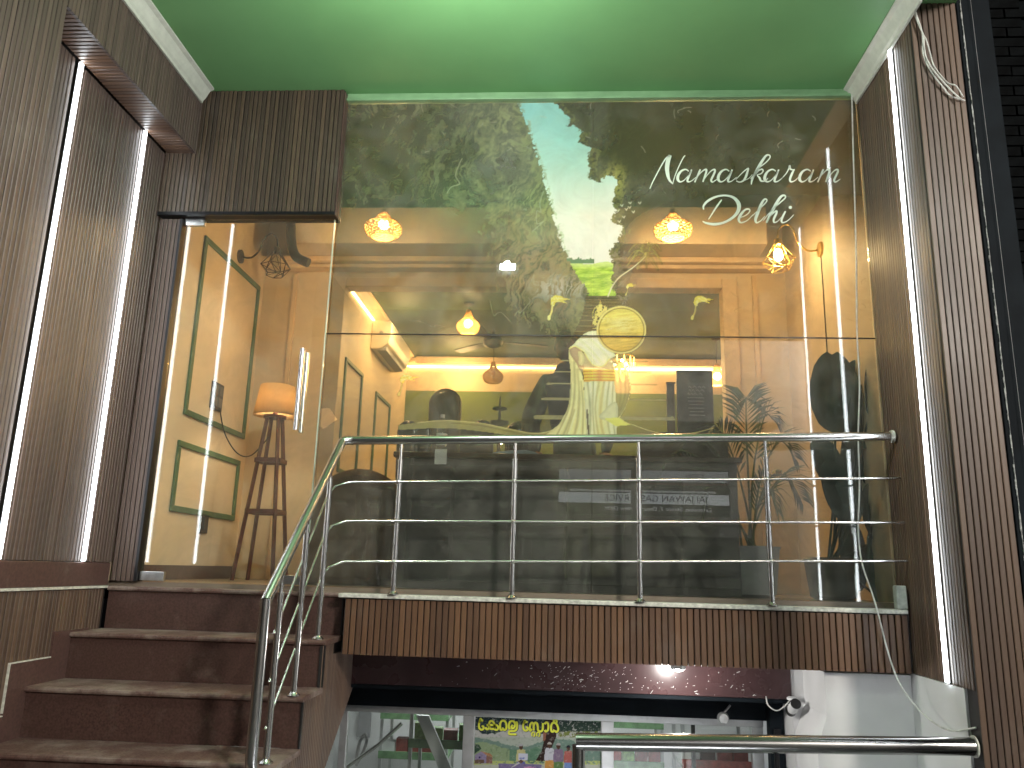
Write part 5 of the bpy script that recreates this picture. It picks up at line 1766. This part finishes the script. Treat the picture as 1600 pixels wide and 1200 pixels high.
for a_ in ((1303, 612, 5.28, 40, 66, 0.0, True), (1336, 632, 5.38, 34, 72, -0.10), (1350, 650, 5.30, 30, 52, -0.15, True), (1362, 600, 5.22, 14, 52, -0.1), (1366, 700, 5.36, 30, 62, -0.1),
          (1290, 720, 5.34, 22, 44, 0.3), (1312, 770, 5.26, 26, 52, 0.35), (1338, 730, 5.40, 28, 62, 0.0), (1366, 800, 5.30, 21, 44, 0.10), (1375, 880, 5.30, 24, 60, 0.0), (1330, 860, 5.40, 20, 60, 0.1)):
    big_leaf(*a_)

# ================================================================== BASEMENT SHOP
t = thing('shutter_box', 'scratched maroon shutter box under the balcony with black underside', 'shutter box', (0, 5.3, -0.60))
MB().box(-2.2, 1.425, 0.0, 0.3, 0.004, 0.27).obj('front_sheet', m_shut, t, bevel=0.004)
MB().box(-2.2, 1.42, 0.002, 0.42, -0.02, 0.002).obj('underside', m_black, t)
sc = MB()
rs = random.Random(4)
for i in range(170):
    x = rs.choice([rs.gauss(0.35, 0.35), rs.gauss(0.1, 0.12), rs.uniform(-0.8, 1.3)])
    if not -0.95 < x < 1.38:
        continue
    z = rs.choice([rs.uniform(0.01, 0.16), rs.gauss(0.08, 0.03)])
    L_ = rs.choice([0.004, 0.005, 0.006, 0.03 * rs.random()])
    a_ = rs.uniform(-0.3, 1.0)
    wv = rs.uniform(0.0008, 0.0026)
    dx, dz = math.cos(a_) * L_, math.sin(a_) * L_
    z = min(max(z, 0.008), 0.19)
    sc.add([(x, -0.0008, z), (x + dx, -0.0008, z + dz), (x + dx * .8 - wv, -0.0008, z + dz * .8 + wv * 2), (x - wv, -0.0008, z + wv)], [(0, 1, 2, 3)])
o = sc.obj('scratches', m_paper, t)
o['kind'] = 'stuff'
# dark lintel between shutter box and glazing
tag(MB().box(-2.2, 1.36, 5.62, 5.80, -0.775, -0.50).obj('lintel', m_black), 'black lintel between the shutter box and the shop glazing', 'lintel')
t = thing('shutter_guide', 'black upright shutter guide at the right of the shop front', 'post', (1.335, 5.50, -2.6))
MB().box(0.0, 0.085, 0.0, 0.09, 0.0, 1.99).obj('post', m_black, t, bevel=0.003)
MB().box(0.02, 0.06, -0.02, -0.001, 1.75, 1.80).obj('bracket', m_dark_metal, t)

t = thing('shop_window', 'aluminium framed shop glazing in the basement', 'shop window', (0, 5.70, -2.6))
fr = m_alu
HT = 1.83
MB().box(-2.2, 1.335, -0.025, 0.025, HT - 0.055, HT).obj('head_rail', fr, t, bevel=0.003)
for x0, x1 in ((-1.46, -1.41), (-0.63, -0.555), (0.285, 0.365), (1.26, 1.332)):
    MB().box(x0, x1, -0.024, 0.024, 0.0, HT - 0.0555).obj('mullion', fr, t, bevel=0.003)
MB().box(-2.2, 1.335, -0.026, 0.026, 0.0, 0.12).obj('bottom_rail', fr, t)
for x0, x1 in ((-2.2, -1.462), (-1.408, -0.632), (0.367, 1.258)):
    MB().box(x0, x1, -0.004, 0.004, 0.122, HT - 0.057).obj('pane', m_shopglass, t)
MB().box(-0.553, 0.283, 0.004, 0.010, 0.122, HT - 0.057).obj('pane', m_shopglass, t)
MB().box(0.875, 0.90, 0.012, 0.03, 0.122, HT - 0.057).obj('inner_stile', m_dark_metal, t)


# poster filling the second pane
def paint_poster(u, v):
    col = np.zeros(u.shape + (3,))
    f1 = fbm(u, v, 1 / 12, 5, 41)
    f2 = fbm(u, v, 1 / 4, 4, 42, 0.7)
    U, V_ = (u - 740) * 10, (v - 1110) * 10

    def lay(m_, c, k=1.0):
        kk = (np.asarray(m_, float) * k)[..., None]
        col[:] = col * (1 - kk) + np.array(c, float) * kk
    lay(np.ones(u.shape), (0.36, 0.37, 0.36))
    lay(V_ > 420, (0.30, 0.34, 0.30))
    hill = 540 - 60 * np.sin(U / 190 + 1) - 80 * f1
    lay(V_ > hill, (0.13, 0.20, 0.17))
    lay((V_ > hill + 60) & (U < 560), (0.20, 0.27, 0.16))
    lay((V_ > hill + 60) & (U > 560) & (U < 1050), (0.10, 0.19, 0.13))
    can = 300 + 90 * np.sin(U / 150) + 160 * (f1 - 0.5) - 0.05 * np.abs(U - 700)
    lay((V_ < can) & (f2 > 0.30), (0.022, 0.035, 0.045))
    lay((V_ < can) & (f2 > 0.60), (0.05, 0.085, 0.06))
    lay((V_ < 560) & (U > 1330) & (f2 > 0.5) & (V_ < 420), (0.13, 0.16, 0.04))
    lay((V_ < 330) & (U > 1300) & (f2 > 0.36), (0.03, 0.05, 0.04))
    trunk = inpoly(U, V_, [(1120, 0), (1310, 0), (1290, 420), (1230, 560), (1130, 800), (960, 800), (1060, 640), (1100, 480)])
    lay(trunk, (0.035, 0.022, 0.020))
    lay(inpoly(U, V_, [(1090, 340), (1140, 340), (1120, 470), (1085, 480)]), (0.22, 0.10, 0.07))
    lay(inpoly(U, V_, [(0, 520), (90, 540), (120, 600), (0, 690)]), (0.03, 0.06, 0.04))
    lay(V_ > 830, (0.36, 0.38, 0.34))
    lay((V_ > 790) & (V_ < 850) & (f2 > 0.45), (0.34, 0.40, 0.14))
    # house
    lay(inpoly(U, V_, [(20, 700), (120, 640), (200, 690), (200, 830), (20, 830)]), (0.22, 0.19, 0.30))
    lay(inpoly(U, V_, [(110, 635), (270, 680), (300, 730), (200, 700)]), (0.34, 0.17, 0.09))
    lay(inpoly(U, V_, [(200, 705), (290, 730), (290, 830), (200, 830)]), (0.20, 0.11, 0.09))
    lay(inpoly(U, V_, [(80, 720), (108, 720), (108, 750), (80, 750)]), (0.04, 0.03, 0.10))
    lay(inpoly(U, V_, [(20, 770), (160, 770), (160, 830), (20, 830)]), (0.12, 0.08, 0.06))

    def man(x, top, s, shirt, leg, face=(0.07, 0.04, 0.03), hair=None):
        lay(inpoly(U, V_, spline([(x - 62 * s, top + 110 * s), (x - 30 * s, top + 92 * s), (x + 30 * s, top + 92 * s), (x + 66 * s, top + 112 * s), (x + 74 * s, top + 230 * s), (x + 60 * s, top + 300 * s), (x - 60 * s, top + 300 * s), (x - 76 * s, top + 230 * s)], 4, True)), shirt)
        lay(inpoly(U, V_, [(x - 66 * s, top + 285 * s), (x + 66 * s, top + 285 * s), (x + 74 * s, top + 460 * s), (x - 74 * s, top + 460 * s)]), leg)
        lay(((U - x) / (30 * s)) ** 2 + ((V_ - top - 52 * s) / (46 * s)) ** 2 < 1, face)
        if hair:
            lay((((U - x) / (34 * s)) ** 2 + ((V_ - top - 34 * s) / (34 * s)) ** 2 < 1) & (V_ < top + 36 * s), hair)
        lay(np.abs(U - x + 40 * s) + 0 * V_ < 4 * s, shirt, 0)
    man(740, 520, 0.98, (0.42, 0.40, 0.20), (0.10, 0.12, 0.30), hair=(0.3, 0.3, 0.32))
    lay(inpoly(U, V_, [(705, 670), (850, 675), (845, 780), (700, 775)]), (0.44, 0.46, 0.56))
    lay(inpoly(U, V_, [(715, 735), (790, 735), (790, 755), (715, 755)]), (0.12, 0.16, 0.40))
    man(1185, 495, 1.0, (0.44, 0.46, 0.52), (0.42, 0.22, 0.06), hair=(0.36, 0.34, 0.32))
    man(1325, 505, 1.05, (0.17, 0.13, 0.20), (0.10, 0.18, 0.07), hair=(0.30, 0.28, 0.28))
    man(1480, 545, 0.95, (0.32, 0.10, 0.09), (0.14, 0.22, 0.44), hair=(0.02, 0.02, 0.03))
    lay(inpoly(U, V_, [(390, 830), (1060, 845), (1060, 1500), (390, 1500)]), (0.16, 0.13, 0.26))
    lay(inpoly(U, V_, [(700, 810), (740, 815), (610, 890), (580, 890)]), (0.45, 0.45, 0.45))
    lay((np.abs(U - 740) + np.abs(V_ - 800) < 40), (0.10, 0.05, 0.04))
    lay((V_ > 880) & (V_ < 900) & (U > 780) & (U < 970) & (f2 > 0.4), (0.5, 0.25, 0.4))
    lay(f2 > 0.66, (0.42, 0.42, 0.40), 0.22)
    lay(f2 < 0.34, (0.02, 0.03, 0.03), 0.25)
    return col, np.ones(u.shape)


po = sheet('poster', -0.552, 0.282, -2.3, -0.83, 230, 400, 5.694, paint_poster, m_poster, None)
tag(po, 'colourful village scene poster with yellow lettering in the shop window', 'poster')
ml = [[(150, 158, 0), (112, 158, 0), (86, 200, 0), (88, 268, 0), (120, 300, 0), (155, 285, 0), (152, 252, 0), (126, 242, 0)], [(90, 190, 0), (110, 130, 0), (122, 150, 0)],
      [(186, 262, 0), (205, 292, 0), (236, 280, 0), (240, 215, 0), (262, 168, 0), (302, 172, 0), (325, 225, 0), (310, 285, 0), (262, 285, 0), (245, 255, 0)], [(205, 228, 0), (345, 226, 0)], [(322, 240, 0), (335, 295, 0), (372, 298, 0), (385, 262, 0), (365, 232, 0), (330, 228, 0)],
      [(462, 268, 0), (445, 300, 0), (420, 295, 0), (416, 215, 0), (440, 165, 0), (485, 165, 0), (512, 215, 0), (510, 285, 0), (482, 305, 0), (462, 282, 0)],
      [(575, 288, 0), (553, 270, 0), (556, 205, 0), (585, 168, 0), (628, 172, 0), (648, 215, 0), (635, 265, 0), (605, 280, 0), (592, 250, 0), (615, 230, 0)], [(648, 200, 0), (672, 185, 0), (680, 215, 0), (675, 285, 0), (640, 318, 0), (570, 322, 0), (552, 345, 0), (565, 370, 0), (670, 372, 0)],
      [(845, 182, 0), (805, 182, 0), (776, 220, 0), (780, 285, 0), (812, 315, 0), (846, 300, 0), (842, 268, 0), (818, 258, 0)], [(782, 210, 0), (800, 160, 0), (812, 178, 0)],
      [(905, 285, 0), (890, 318, 0), (878, 290, 0), (885, 225, 0), (908, 192, 0), (935, 215, 0), (940, 312, 0)], [(940, 235, 0), (962, 192, 0), (992, 205, 0), (1003, 260, 0), (1008, 308, 0), (1045, 328, 0), (1078, 300, 0), (1083, 198, 0)],
      [(1108, 212, 0), (1135, 188, 0), (1162, 205, 0), (1168, 260, 0), (1158, 310, 0), (1128, 328, 0), (1112, 305, 0)],
      [(1262, 300, 0), (1240, 330, 0), (1215, 318, 0), (1212, 240, 0), (1238, 195, 0), (1282, 200, 0), (1312, 245, 0), (1322, 300, 0), (1298, 335, 0), (1268, 318, 0)], [(1290, 202, 0), (1298, 165, 0), (1275, 140, 0), (1252, 158, 0), (1262, 180, 0)],
      [(915, 402, 1), (910, 360, 1), (932, 340, 1), (955, 358, 1), (950, 400, 1), (935, 400, 1)], [(992, 402, 1), (987, 360, 1), (1010, 340, 1), (1033, 358, 1), (1028, 400, 1), (1012, 400, 1)]]
for nm, mm, off, dxy, kk in (('lettering_shadow', m_kletter, -0.0006, 0.55, 1.25), ('lettering', m_yletter, -0.0022, 0.0, 1.0)):
    yb = MB()
    for s in ml:
        ribbon(yb, [(a / 10 + 740 + dxy, b_ / 10 + 1110 + dxy, (2.0 if c else 3.1) * kk) for a, b_, c in s], 5.694, off, 1.0)
    yb.obj(nm, mm, po)
# ribbons are laid out round y = 0 of the poster sheet

# inside of the shop
struct(MB().box(-2.6, 2.2, 8.4, 8.5, -2.6, -0.3).obj('shop_wall_back', m_white))
struct(MB().box(-2.3, -2.2, 5.7, 8.4, -2.6, -0.3).obj('shop_wall_left', m_white))
struct(MB().box(1.9, 2.0, 5.76, 8.4, -2.6, -0.3).obj('shop_wall_right', m_white))
struct(MB().box(-2.3, 2.0, 5.81, 8.4, -0.42, -0.36).obj('shop_ceiling', m_white))
t = thing('ceiling_tube', 'long white tube light on the shop ceiling behind the glazing', 'tube light', (-0.2, 7.2, -0.43))
MB().box(-1.2, 1.2, -0.04, 0.04, -0.02, 0.005).obj('batten', m_alu, t)
MB().tube([(-1.15, 0, -0.035), (1.15, 0, -0.035)], 0.014, 10).obj('tube', m_tube, t, True)
a = bpy.data.lights.new('shop_tube_light', 'AREA')
a.shape = 'RECTANGLE'
a.size, a.size_y, a.energy, a.color = 2.4, 0.1, 9, (0.94, 0.98, 1)
ao = bpy.data.objects.new('shop_tube_light', a)
C.objects.link(ao)
ao.location = (-0.2, 7.2, -0.5)

for (lab, snm, x0, x1, y0, y1, cols) in (('shelf of green crates and red packets left behind the shop glazing', 'left green shelf', -1.10, -0.50, 6.3, 6.8, (m_red, m_produce, m_produce)), ('shelf of red and white packets right behind the shop glazing', 'right red edged shelf', 0.85, 1.35, 6.0, 6.5, (m_red, m_white, m_brown)), ('deeper green shelf of packets at the back of the shop, left side', 'back left shelf', -1.55, -0.95, 7.4, 7.9, (m_produce, m_red, m_white)), ('deeper green shelf of packets at the back of the shop, centre right', 'back centre shelf', 0.30, 0.9, 7.4, 7.9, (m_brown, m_produce, m_red))):
    t = thing('produce_shelf', lab, 'shelf', (x0, y0, -2.6))
    L_ = x1 - x0
    for z in (0.8, 1.12, 1.44):
        MB().box(0, L_, 0, y1 - y0, z, z + 0.02).obj('board', m_greencrate if x0 < 0.5 else m_alu, t)
        MB().box(0, L_, -0.012, -0.001, z, z + 0.06).obj('edge', m_greencrate if x0 < 0.5 else m_red, t)
    for x in (0.0, L_ - 0.025):
        MB().box(x, x + 0.025, 0.01, 0.035, 0, 1.9).obj('upright', m_alu, t)
        MB().box(x, x + 0.025, y1 - y0 - .03, y1 - y0 - .005, 0, 1.9).obj('upright', m_alu, t)
    rs = random.Random(int(abs(x0) * 10))
    pb_ = [MB().box(-0.05, 0.05, 0, 0.09, 0, 0.1).mesh('packet', q) for q in cols]
    k = 0
    for z, bn in ((0.8, 'bottom'), (1.12, 'middle'), (1.44, 'top')):
        x = 0.08
        k = 0
        while x < L_ - 0.07:
            o = inst(pb_[rs.randrange(3)], 'packet', None, (x0 + x, y0 + 0.03 + rs.uniform(0, .04), -2.6 + z + 0.0205), (0, 0, rs.uniform(-.08, .08)), (1, 1, rs.uniform(0.7, 1.5)))
            cn = {'red_box': 'red', 'green_produce': 'green', 'white_paint': 'white', 'brown_floor': 'brown'}[o.data.materials[0].name]
            nth = ('first', 'second', 'third', 'fourth', 'fifth', 'sixth')[min(k, 5)]
            tag(o, cn + ' packet, ' + nth + ' from the left on the ' + bn + ' board of the ' + snm, 'packet', 'packets on the shop shelves')
            x += 0.112
            k += 1
# slanted aluminium bar, strap, wall panel behind the left pane
pa_, pb2 = atY(660, 1118, 6.0), atY(697, 1205, 6.0)
t = thing('slanted_bar', 'slanted grey aluminium bar behind the left shop pane', 'bar', (0, 6.0, 0))
b = MB()
ddx = Vector((pb2.x - pa_.x, 0, pb2.z - pa_.z))
ex = ddx * 2.0
b.add([(pa_.x - .045, 0, pa_.z), (pa_.x + .045, 0, pa_.z), (pa_.x + .045 + ex.x, 0, pa_.z + ex.z), (pa_.x - .045 + ex.x, 0, pa_.z + ex.z), (pa_.x - .045, .03, pa_.z), (pa_.x + .045, .03, pa_.z), (pa_.x + .045 + ex.x, .03, pa_.z + ex.z), (pa_.x - .045 + ex.x, .03, pa_.z + ex.z)],
      [(0, 1, 2, 3), (7, 6, 5, 4), (0, 4, 5, 1), (1, 5, 6, 2), (2, 6, 7, 3), (3, 7, 4, 0)])
b.obj('bar', m_alu, t)
p = atY(567, 1127, 8.3)
tag(MB().box(p.x - .06, p.x + .06, 8.36, 8.399, p.z - .16, p.z + .12).obj('notice_board', m_grey), 'narrow grey board on the white shop wall at far left', 'board')
pts = [atY(*q, 6.4) for q in ((556, 1190), (562, 1160), (570, 1148), (573, 1158), (566, 1178), (556, 1196))]
tag(MB().tube([tuple(q) for q in spline([tuple(q) for q in pts], 5)], 0.012, 6).obj('hanging_strap', m_grey, None, True), 'looped grey strap hanging inside the left shop pane', 'strap')
pts = [atY(540, 1200, 6.3), atY(592, 1163, 6.3), atY(628, 1130, 6.3)]
tag(MB().tube([tuple(q) for q in pts], 0.014, 8).obj('rail_tube', m_steel, None, True), 'thin sloping steel tube inside the left shop pane', 'tube')

# spotlight under the balcony
p = Vector((0.70, 5.02, -0.395))
t = thing('spotlight', 'small bright spotlight under the balcony above the shutter box', 'spotlight', p)
MB().lathe([(0.045, 0.02), (0.045, -0.012), (0.036, -0.02)], (0, 0, 0), 20).obj('housing', m_alu, t, True)
MB().ball((0, 0, -0.018), 0.03, 0.03, 0.012, 14, 8).obj('lens', m_spot, t, True)
lamp('spotlight_light', p + Vector((0, 0.0, -0.06)), 5.0, (1, 0.97, 0.92), 0.03)
# lights that belong to the stairwell
a = bpy.data.lights.new('well_light', 'AREA')
a.shape = 'RECTANGLE'
a.size, a.size_y, a.energy, a.color = 1.2, 0.06, 17, (0.93, 0.96, 1)
ao = bpy.data.objects.new('well_light', a)
C.objects.link(ao)
ao.location = (0.6, 3.30, -1.75)
ao.rotation_euler = (math.radians(-118), 0, 0)
t = thing('wall_tube', 'white tube light on the retaining wall of the basement stairwell', 'tube light', (0.6, 3.22, -1.75))
MB().box(-0.6, 0.6, -0.02, 0.0, -0.03, 0.03).obj('batten', m_alu, t)
MB().tube([(-0.58, 0.03, 0), (0.58, 0.03, 0)], 0.014, 10).obj('tube', m_tube, t, True)

# round lamp head on a bracket, cctv camera
p = atY(1130, 1122, 5.45)
t = thing('floodlight', 'small round grey lamp head on a bracket under the shutter box', 'lamp', p)
MB().lathe([(0.0, 0.03), (0.028, 0.028), (0.036, 0.0), (0.036, -0.012), (0.03, -0.016), (0.0, -0.014)], (0, 0, 0), 20, Matrix.Rotation(PI / 2, 4, 'X')).obj('head', m_alu, t, True)
q = atY(1141, 1110, 5.5)
MB().tube([(0, 0.02, 0.02), ((q.x - p.x), 0.05, q.z - p.z + 0.03)], 0.007, 8).obj('bracket', m_alu, t, True)
p = atY(1240, 1105, 5.24)
t = thing('security_camera', 'white and black security camera on the white basement wall', 'camera', p)
MB().lathe([(0.034, 0.0), (0.034, 0.012), (0.02, 0.02)], (0.01, 0.055, 0.035), 16).obj('base', m_white, t, True)
Tm = Matrix.Rotation(math.radians(62), 4, 'X') @ Matrix.Rotation(math.radians(-12), 4, 'Z')
MB().lathe([(0.026, -0.05), (0.030, -0.03), (0.030, 0.045), (0.022, 0.05)], (0, 0, 0), 18, Tm).obj('housing', m_white, t, True)
MB().lathe([(0.0, 0.0), (0.028, 0.0), (0.031, 0.012), (0.0, 0.012)], (0, 0, 0.048), 18, Tm).obj('lens', m_black_plastic, t, True)
MB().lathe([(0.0, 0.0), (0.028, 0.0), (0.031, -0.03), (0.0, -0.03)], (0, 0, -0.045), 18, Tm).obj('front_glass', m_black_plastic, t, True)
pts = [(p.x, 5.29, p.z + 0.04), (p.x - 0.04, 5.285, p.z + 0.0), (p.x - 0.09, 5.285, p.z - 0.03), (p.x - 0.14, 5.285, p.z + 0.0), (p.x - 0.15, 5.285, p.z + 0.05)]
tag(MB().tube([tuple(q) for q in spline(pts, 5)], 0.004, 6).obj('camera_cable', m_wire_w, None, True), 'thin pale cable looping left from the security camera', 'cable')

# ================================================================== CABLES
def cable(name, label, px_pts, r, m, n=7):
    pts = [tuple(atY(u, v, y)) for u, v, y in px_pts]
    return tag(MB().tube([tuple(q) for q in spline(pts, n)], r, 6).obj(name, m, None, True), label, 'cable')


cable('cable', 'white cable hanging down the right edge of the glass to the stairwell wall', [(1331, 146, 4.965), (1333, 230, 4.965), (1336, 330, 4.97), (1338, 420, 4.965), (1339, 520, 4.97), (1343, 600, 4.97), (1341, 680, 4.97), (1343, 760, 4.97), (1341, 830, 4.96), (1347, 880, 4.94), (1362, 925, 4.86), (1372, 958, 4.79), (1385, 1010, 4.78), (1402, 1060, 4.74), (1428, 1100, 4.66), (1460, 1130, 4.5), (1490, 1142, 4.35), (1525, 1137, 4.20)], 0.0048, m_wire_w)
for i, (jit, lab) in enumerate(((0, 'longest pale cable of the tangle on the right pillar'), (5, 'middle pale cable of the tangle on the right pillar'), (-4, 'lowest drooping pale cable of the tangle on the right pillar'))):
    rs = random.Random(i + 20)
    base = [(1420, -8), (1428, 22), (1440, 52), (1446, 72), (1450, 92), (1459, 112), (1474, 132), (1490, 143), (1505, 155)]
    cable('cable', lab, [(a_ + rs.uniform(-3, 3) + (jit * 0.6 if 2 < k < 8 else 0), b_ + rs.uniform(-4, 4) - jit * (1 if 2 < k < 8 else 0), 4.105 + 0.008 * i + rs.uniform(0, .012)) for k, (a_, b_) in enumerate(base)], 0.0042, m_wire_w)

# ================================================================== DARK NEIGHBOUR
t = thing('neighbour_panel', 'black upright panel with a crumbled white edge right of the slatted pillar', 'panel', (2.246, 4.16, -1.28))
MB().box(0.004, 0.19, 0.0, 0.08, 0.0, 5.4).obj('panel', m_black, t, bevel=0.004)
eb = MB()
rs = random.Random(9)
z = 0.9
while z < 5.3:
    h_ = rs.uniform(0.012, 0.05)
    wv = rs.uniform(0.002, 0.006)
    if True:
        eb.box(0.026 - wv * .5 + rs.uniform(-.003, .003), 0.026 + wv * 0.5, -0.006, -0.0005, z, z + h_)
    z += h_ - 0.0005
o = eb.obj('filler_edge', m_plaster_grey, t)
o['kind'] = 'stuff'
tag(MB().tube([(2.325, 4.145, 4.2), (2.324, 4.143, 3.0), (2.327, 4.145, 1.9), (2.325, 4.14, 0.8), (2.325, 4.145, -1.2)], 0.0011, 5).obj('thin_wire', m_grey), 'very thin pale wire hanging straight down over the black panel', 'wire')
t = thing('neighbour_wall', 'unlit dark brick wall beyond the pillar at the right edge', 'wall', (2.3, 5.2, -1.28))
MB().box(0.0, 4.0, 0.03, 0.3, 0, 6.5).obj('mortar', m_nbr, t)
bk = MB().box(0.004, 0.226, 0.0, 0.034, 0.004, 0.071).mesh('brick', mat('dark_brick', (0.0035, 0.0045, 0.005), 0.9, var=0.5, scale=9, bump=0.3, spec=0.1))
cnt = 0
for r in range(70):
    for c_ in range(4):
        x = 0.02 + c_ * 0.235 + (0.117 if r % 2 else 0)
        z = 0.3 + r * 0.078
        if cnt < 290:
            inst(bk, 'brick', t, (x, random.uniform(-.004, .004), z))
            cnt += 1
t = thing('drain_pipe', 'dark grey pipe running down the unlit brick wall at far right', 'pipe', (2.68, 5.08, -1.28))
MB().tube([(0, 0, 0), (0, 0, 6.4)], 0.045, 16).obj('pipe', mat('grey_pipe', (0.016, 0.018, 0.02), 0.7, spec=0.2), t, True)
for z in (1.2, 3.2, 5.0):
    MB().tube([(0, 0, z), (0, 0, z + 0.05)], 0.055, 16).obj('clamp', m_dark_metal, t)

# ================================================================== STREET SIDE, SEEN ONLY AS REFLECTIONS
# flood under the canopy
fl = atY(793, 421, 6.95)
FLOOD = Vector((fl.x, 3.05, fl.z))
t = thing('floodlight', 'white rectangular floodlight hung under the green canopy ceiling in front of the glass', 'floodlight', FLOOD)
MB().box(-0.105, 0.105, -0.05, -0.004, -0.058, 0.058).obj('housing', m_white, t, bevel=0.008)
MB().box(-0.072, 0.072, -0.0035, 0.004, -0.002, 0.050).obj('lens', m_floodlens, t)
MB().box(-0.098, 0.098, -0.0035, 0.002, -0.054, -0.010).obj('diffuser_rim', m_alu, t)
MB().tube([(0, -0.03, 0.06), (0, -0.03, ZC - FLOOD.z)], 0.012, 8).obj('bracket', m_dark_metal, t)
lamp('floodlight_light', FLOOD + Vector((0, 0.07, 0.02)), P_FLOOD, (0.95, 1.0, 0.95), 0.03)

# street lamp behind the viewer, off to the right
t = thing('street_lamp', 'street lamp on the kerb behind the viewer that lights the facade', 'street lamp', (7.5, -6.0, -1.28))
MB().tube([(0, 0, 0), (0, 0, 6.2)], [0.08, 0.05], 14).obj('pole', m_dark_metal, t, True)
MB().tube([(0, 0, 6.2), (-0.3, 0.25, 6.45), (-0.8, 0.6, 6.5)], 0.03, 10).obj('arm', m_dark_metal, t, True)
MB().box(-1.15, -0.7, 0.45, 0.75, 6.46, 6.54).obj('head', m_dark_metal, t, bevel=0.02)
MB().box(-1.1, -0.75, 0.5, 0.7, 6.44, 6.459).obj('lens', m_floodlens, t)
lamp('street_lamp_light', (6.58, -5.4, 5.05), P_STREET, (1.0, 0.93, 0.84), 0.7)

# black street post with a strip, to the right of the viewer
d = ray(1263, 620)
X2 = 2.3
yv = d.y / d.x * X2
Y2 = 10 - yv
zt_ = EYE.z + ray(1245, 300).z / ray(1245, 300).y * yv
zb_ = EYE.z + ray(1285, 946).z / ray(1285, 946).y * yv
t = thing('street_post', 'black boxed post at the street side of the canopy', 'post', (X2 + 0.02, Y2, -1.28))
MB().box(0.0, 0.25, -0.12, 0.12, 0, 5.2).obj('box_cladding', m_black, t)
MB().box(-0.01, 0.26, -0.13, 0.13, 0.0, 0.12).obj('base', m_black, t)
led('light_strip', 'white light strip on the street post, seen mirrored in the glass', X2 + 0.018, Y2, max(zb_, -1.1), zt_, -1)

# shop across the street
q0, q1 = atY(872, 728, 17.0), atY(1142, 818, 17.0)
SY = 10 - 17.0
t = thing('shop_across', 'shop building across the street with a dark shutter', 'building', (0, SY - 0.3, -1.28))
MB().box(-7, 9, -6, 0.0, 0, 6.5).obj('wall', m_grey, t)
MB().box(-0.6, 4.0, 0.002, 0.05, 0, 2.2).obj('shutter', m_dark_metal, t)
MB().box(-1.0, 4.4, 0.002, 0.9, 4.4, 4.5).obj('awning', m_dark_metal, t)
m_sign = mat('sign_white', (0.7, 0.7, 0.7), 0.5, emit=(0.85, 0.92, 1.0), estr=0.75)
m_sign2 = mat('sign_grey', (0.5, 0.5, 0.5), 0.5, emit=(0.85, 0.92, 1.0), estr=0.45)
m_signink = mat('sign_ink', (0.02, 0.04, 0.08), 0.5)
t = thing('shop_sign', 'backlit shop sign across the street reading JAI JAWAN GAS SERVICE', 'sign', (0, SY, 0))
cx, cz = (q0.x + q1.x) / 2, (q0.z + q1.z) / 2


def sy(v_):
    return atY(1000, v_, 17.0).z


MB().box(q0.x, q1.x, -0.2, -0.02, sy(805), sy(733)).obj('box', m_dark_metal, t)
MB().box(q0.x + .02, q1.x - .02, -0.018, 0.0, sy(752), sy(735)).obj('panel', m_sign2, t)
MB().box(q0.x + .02, q1.x - .02, -0.018, 0.0, sy(787), sy(771)).obj('panel', m_sign, t)
MB().box(q0.x + .02, q1.x - .02, -0.018, 0.001, sy(757), sy(754)).obj('red_line', m_red, t)
MB().box(q0.x + .25, q1.x - .3, -0.018, 0.0, sy(769), sy(766)).obj('panel', m_sign2, t)


def text(body, x, z, size, y, m, parent, name='lettering', width=None):
    cu = bpy.data.curves.new(name, 'FONT')
    cu.body = body
    cu.size = size
    cu.align_x = 'CENTER'
    cu.align_y = 'CENTER'
    cu.extrude = 0.003
    o = bpy.data.objects.new(name, cu)
    C.objects.link(o)
    dg = bpy.context.evaluated_depsgraph_get()
    me = bpy.data.meshes.new_from_object(o.evaluated_get(dg))
    bpy.data.objects.remove(o)
    bpy.data.curves.remove(cu)
    me.name = name
    me.materials.clear()
    me.materials.append(m)
    ob = bpy.data.objects.new(name, me)
    C.objects.link(ob)
    ob.parent = parent
    ob.location = (x, y, z)
    # readable from the building, i.e. looking towards -Y
    ob.rotation_euler = (PI / 2, 0, PI)
    if width:
        xs_ = [v_.co.x for v_ in me.vertices]
        ob.scale.x = width / (max(xs_) - min(xs_))
    return ob


text('JAI JAWAN GAS SERVICE', (atY(942, 779, 17).x + atY(1100, 779, 17).x) / 2 + 0.05, sy(779), sy(772) - sy(786), 0.003, m_signink, t, width=atY(1102, 779, 17).x - atY(940, 779, 17).x)
text('GSTIN', atY(1085, 742, 17).x, sy(743), 0.13, 0.003, m_signink, t)
text('Extension, Sector 7, Dwarka, New Delhi', (q0.x + q1.x) / 2 + .3, sy(795), 0.12, 0.003, m_sign, t, width=2.2)
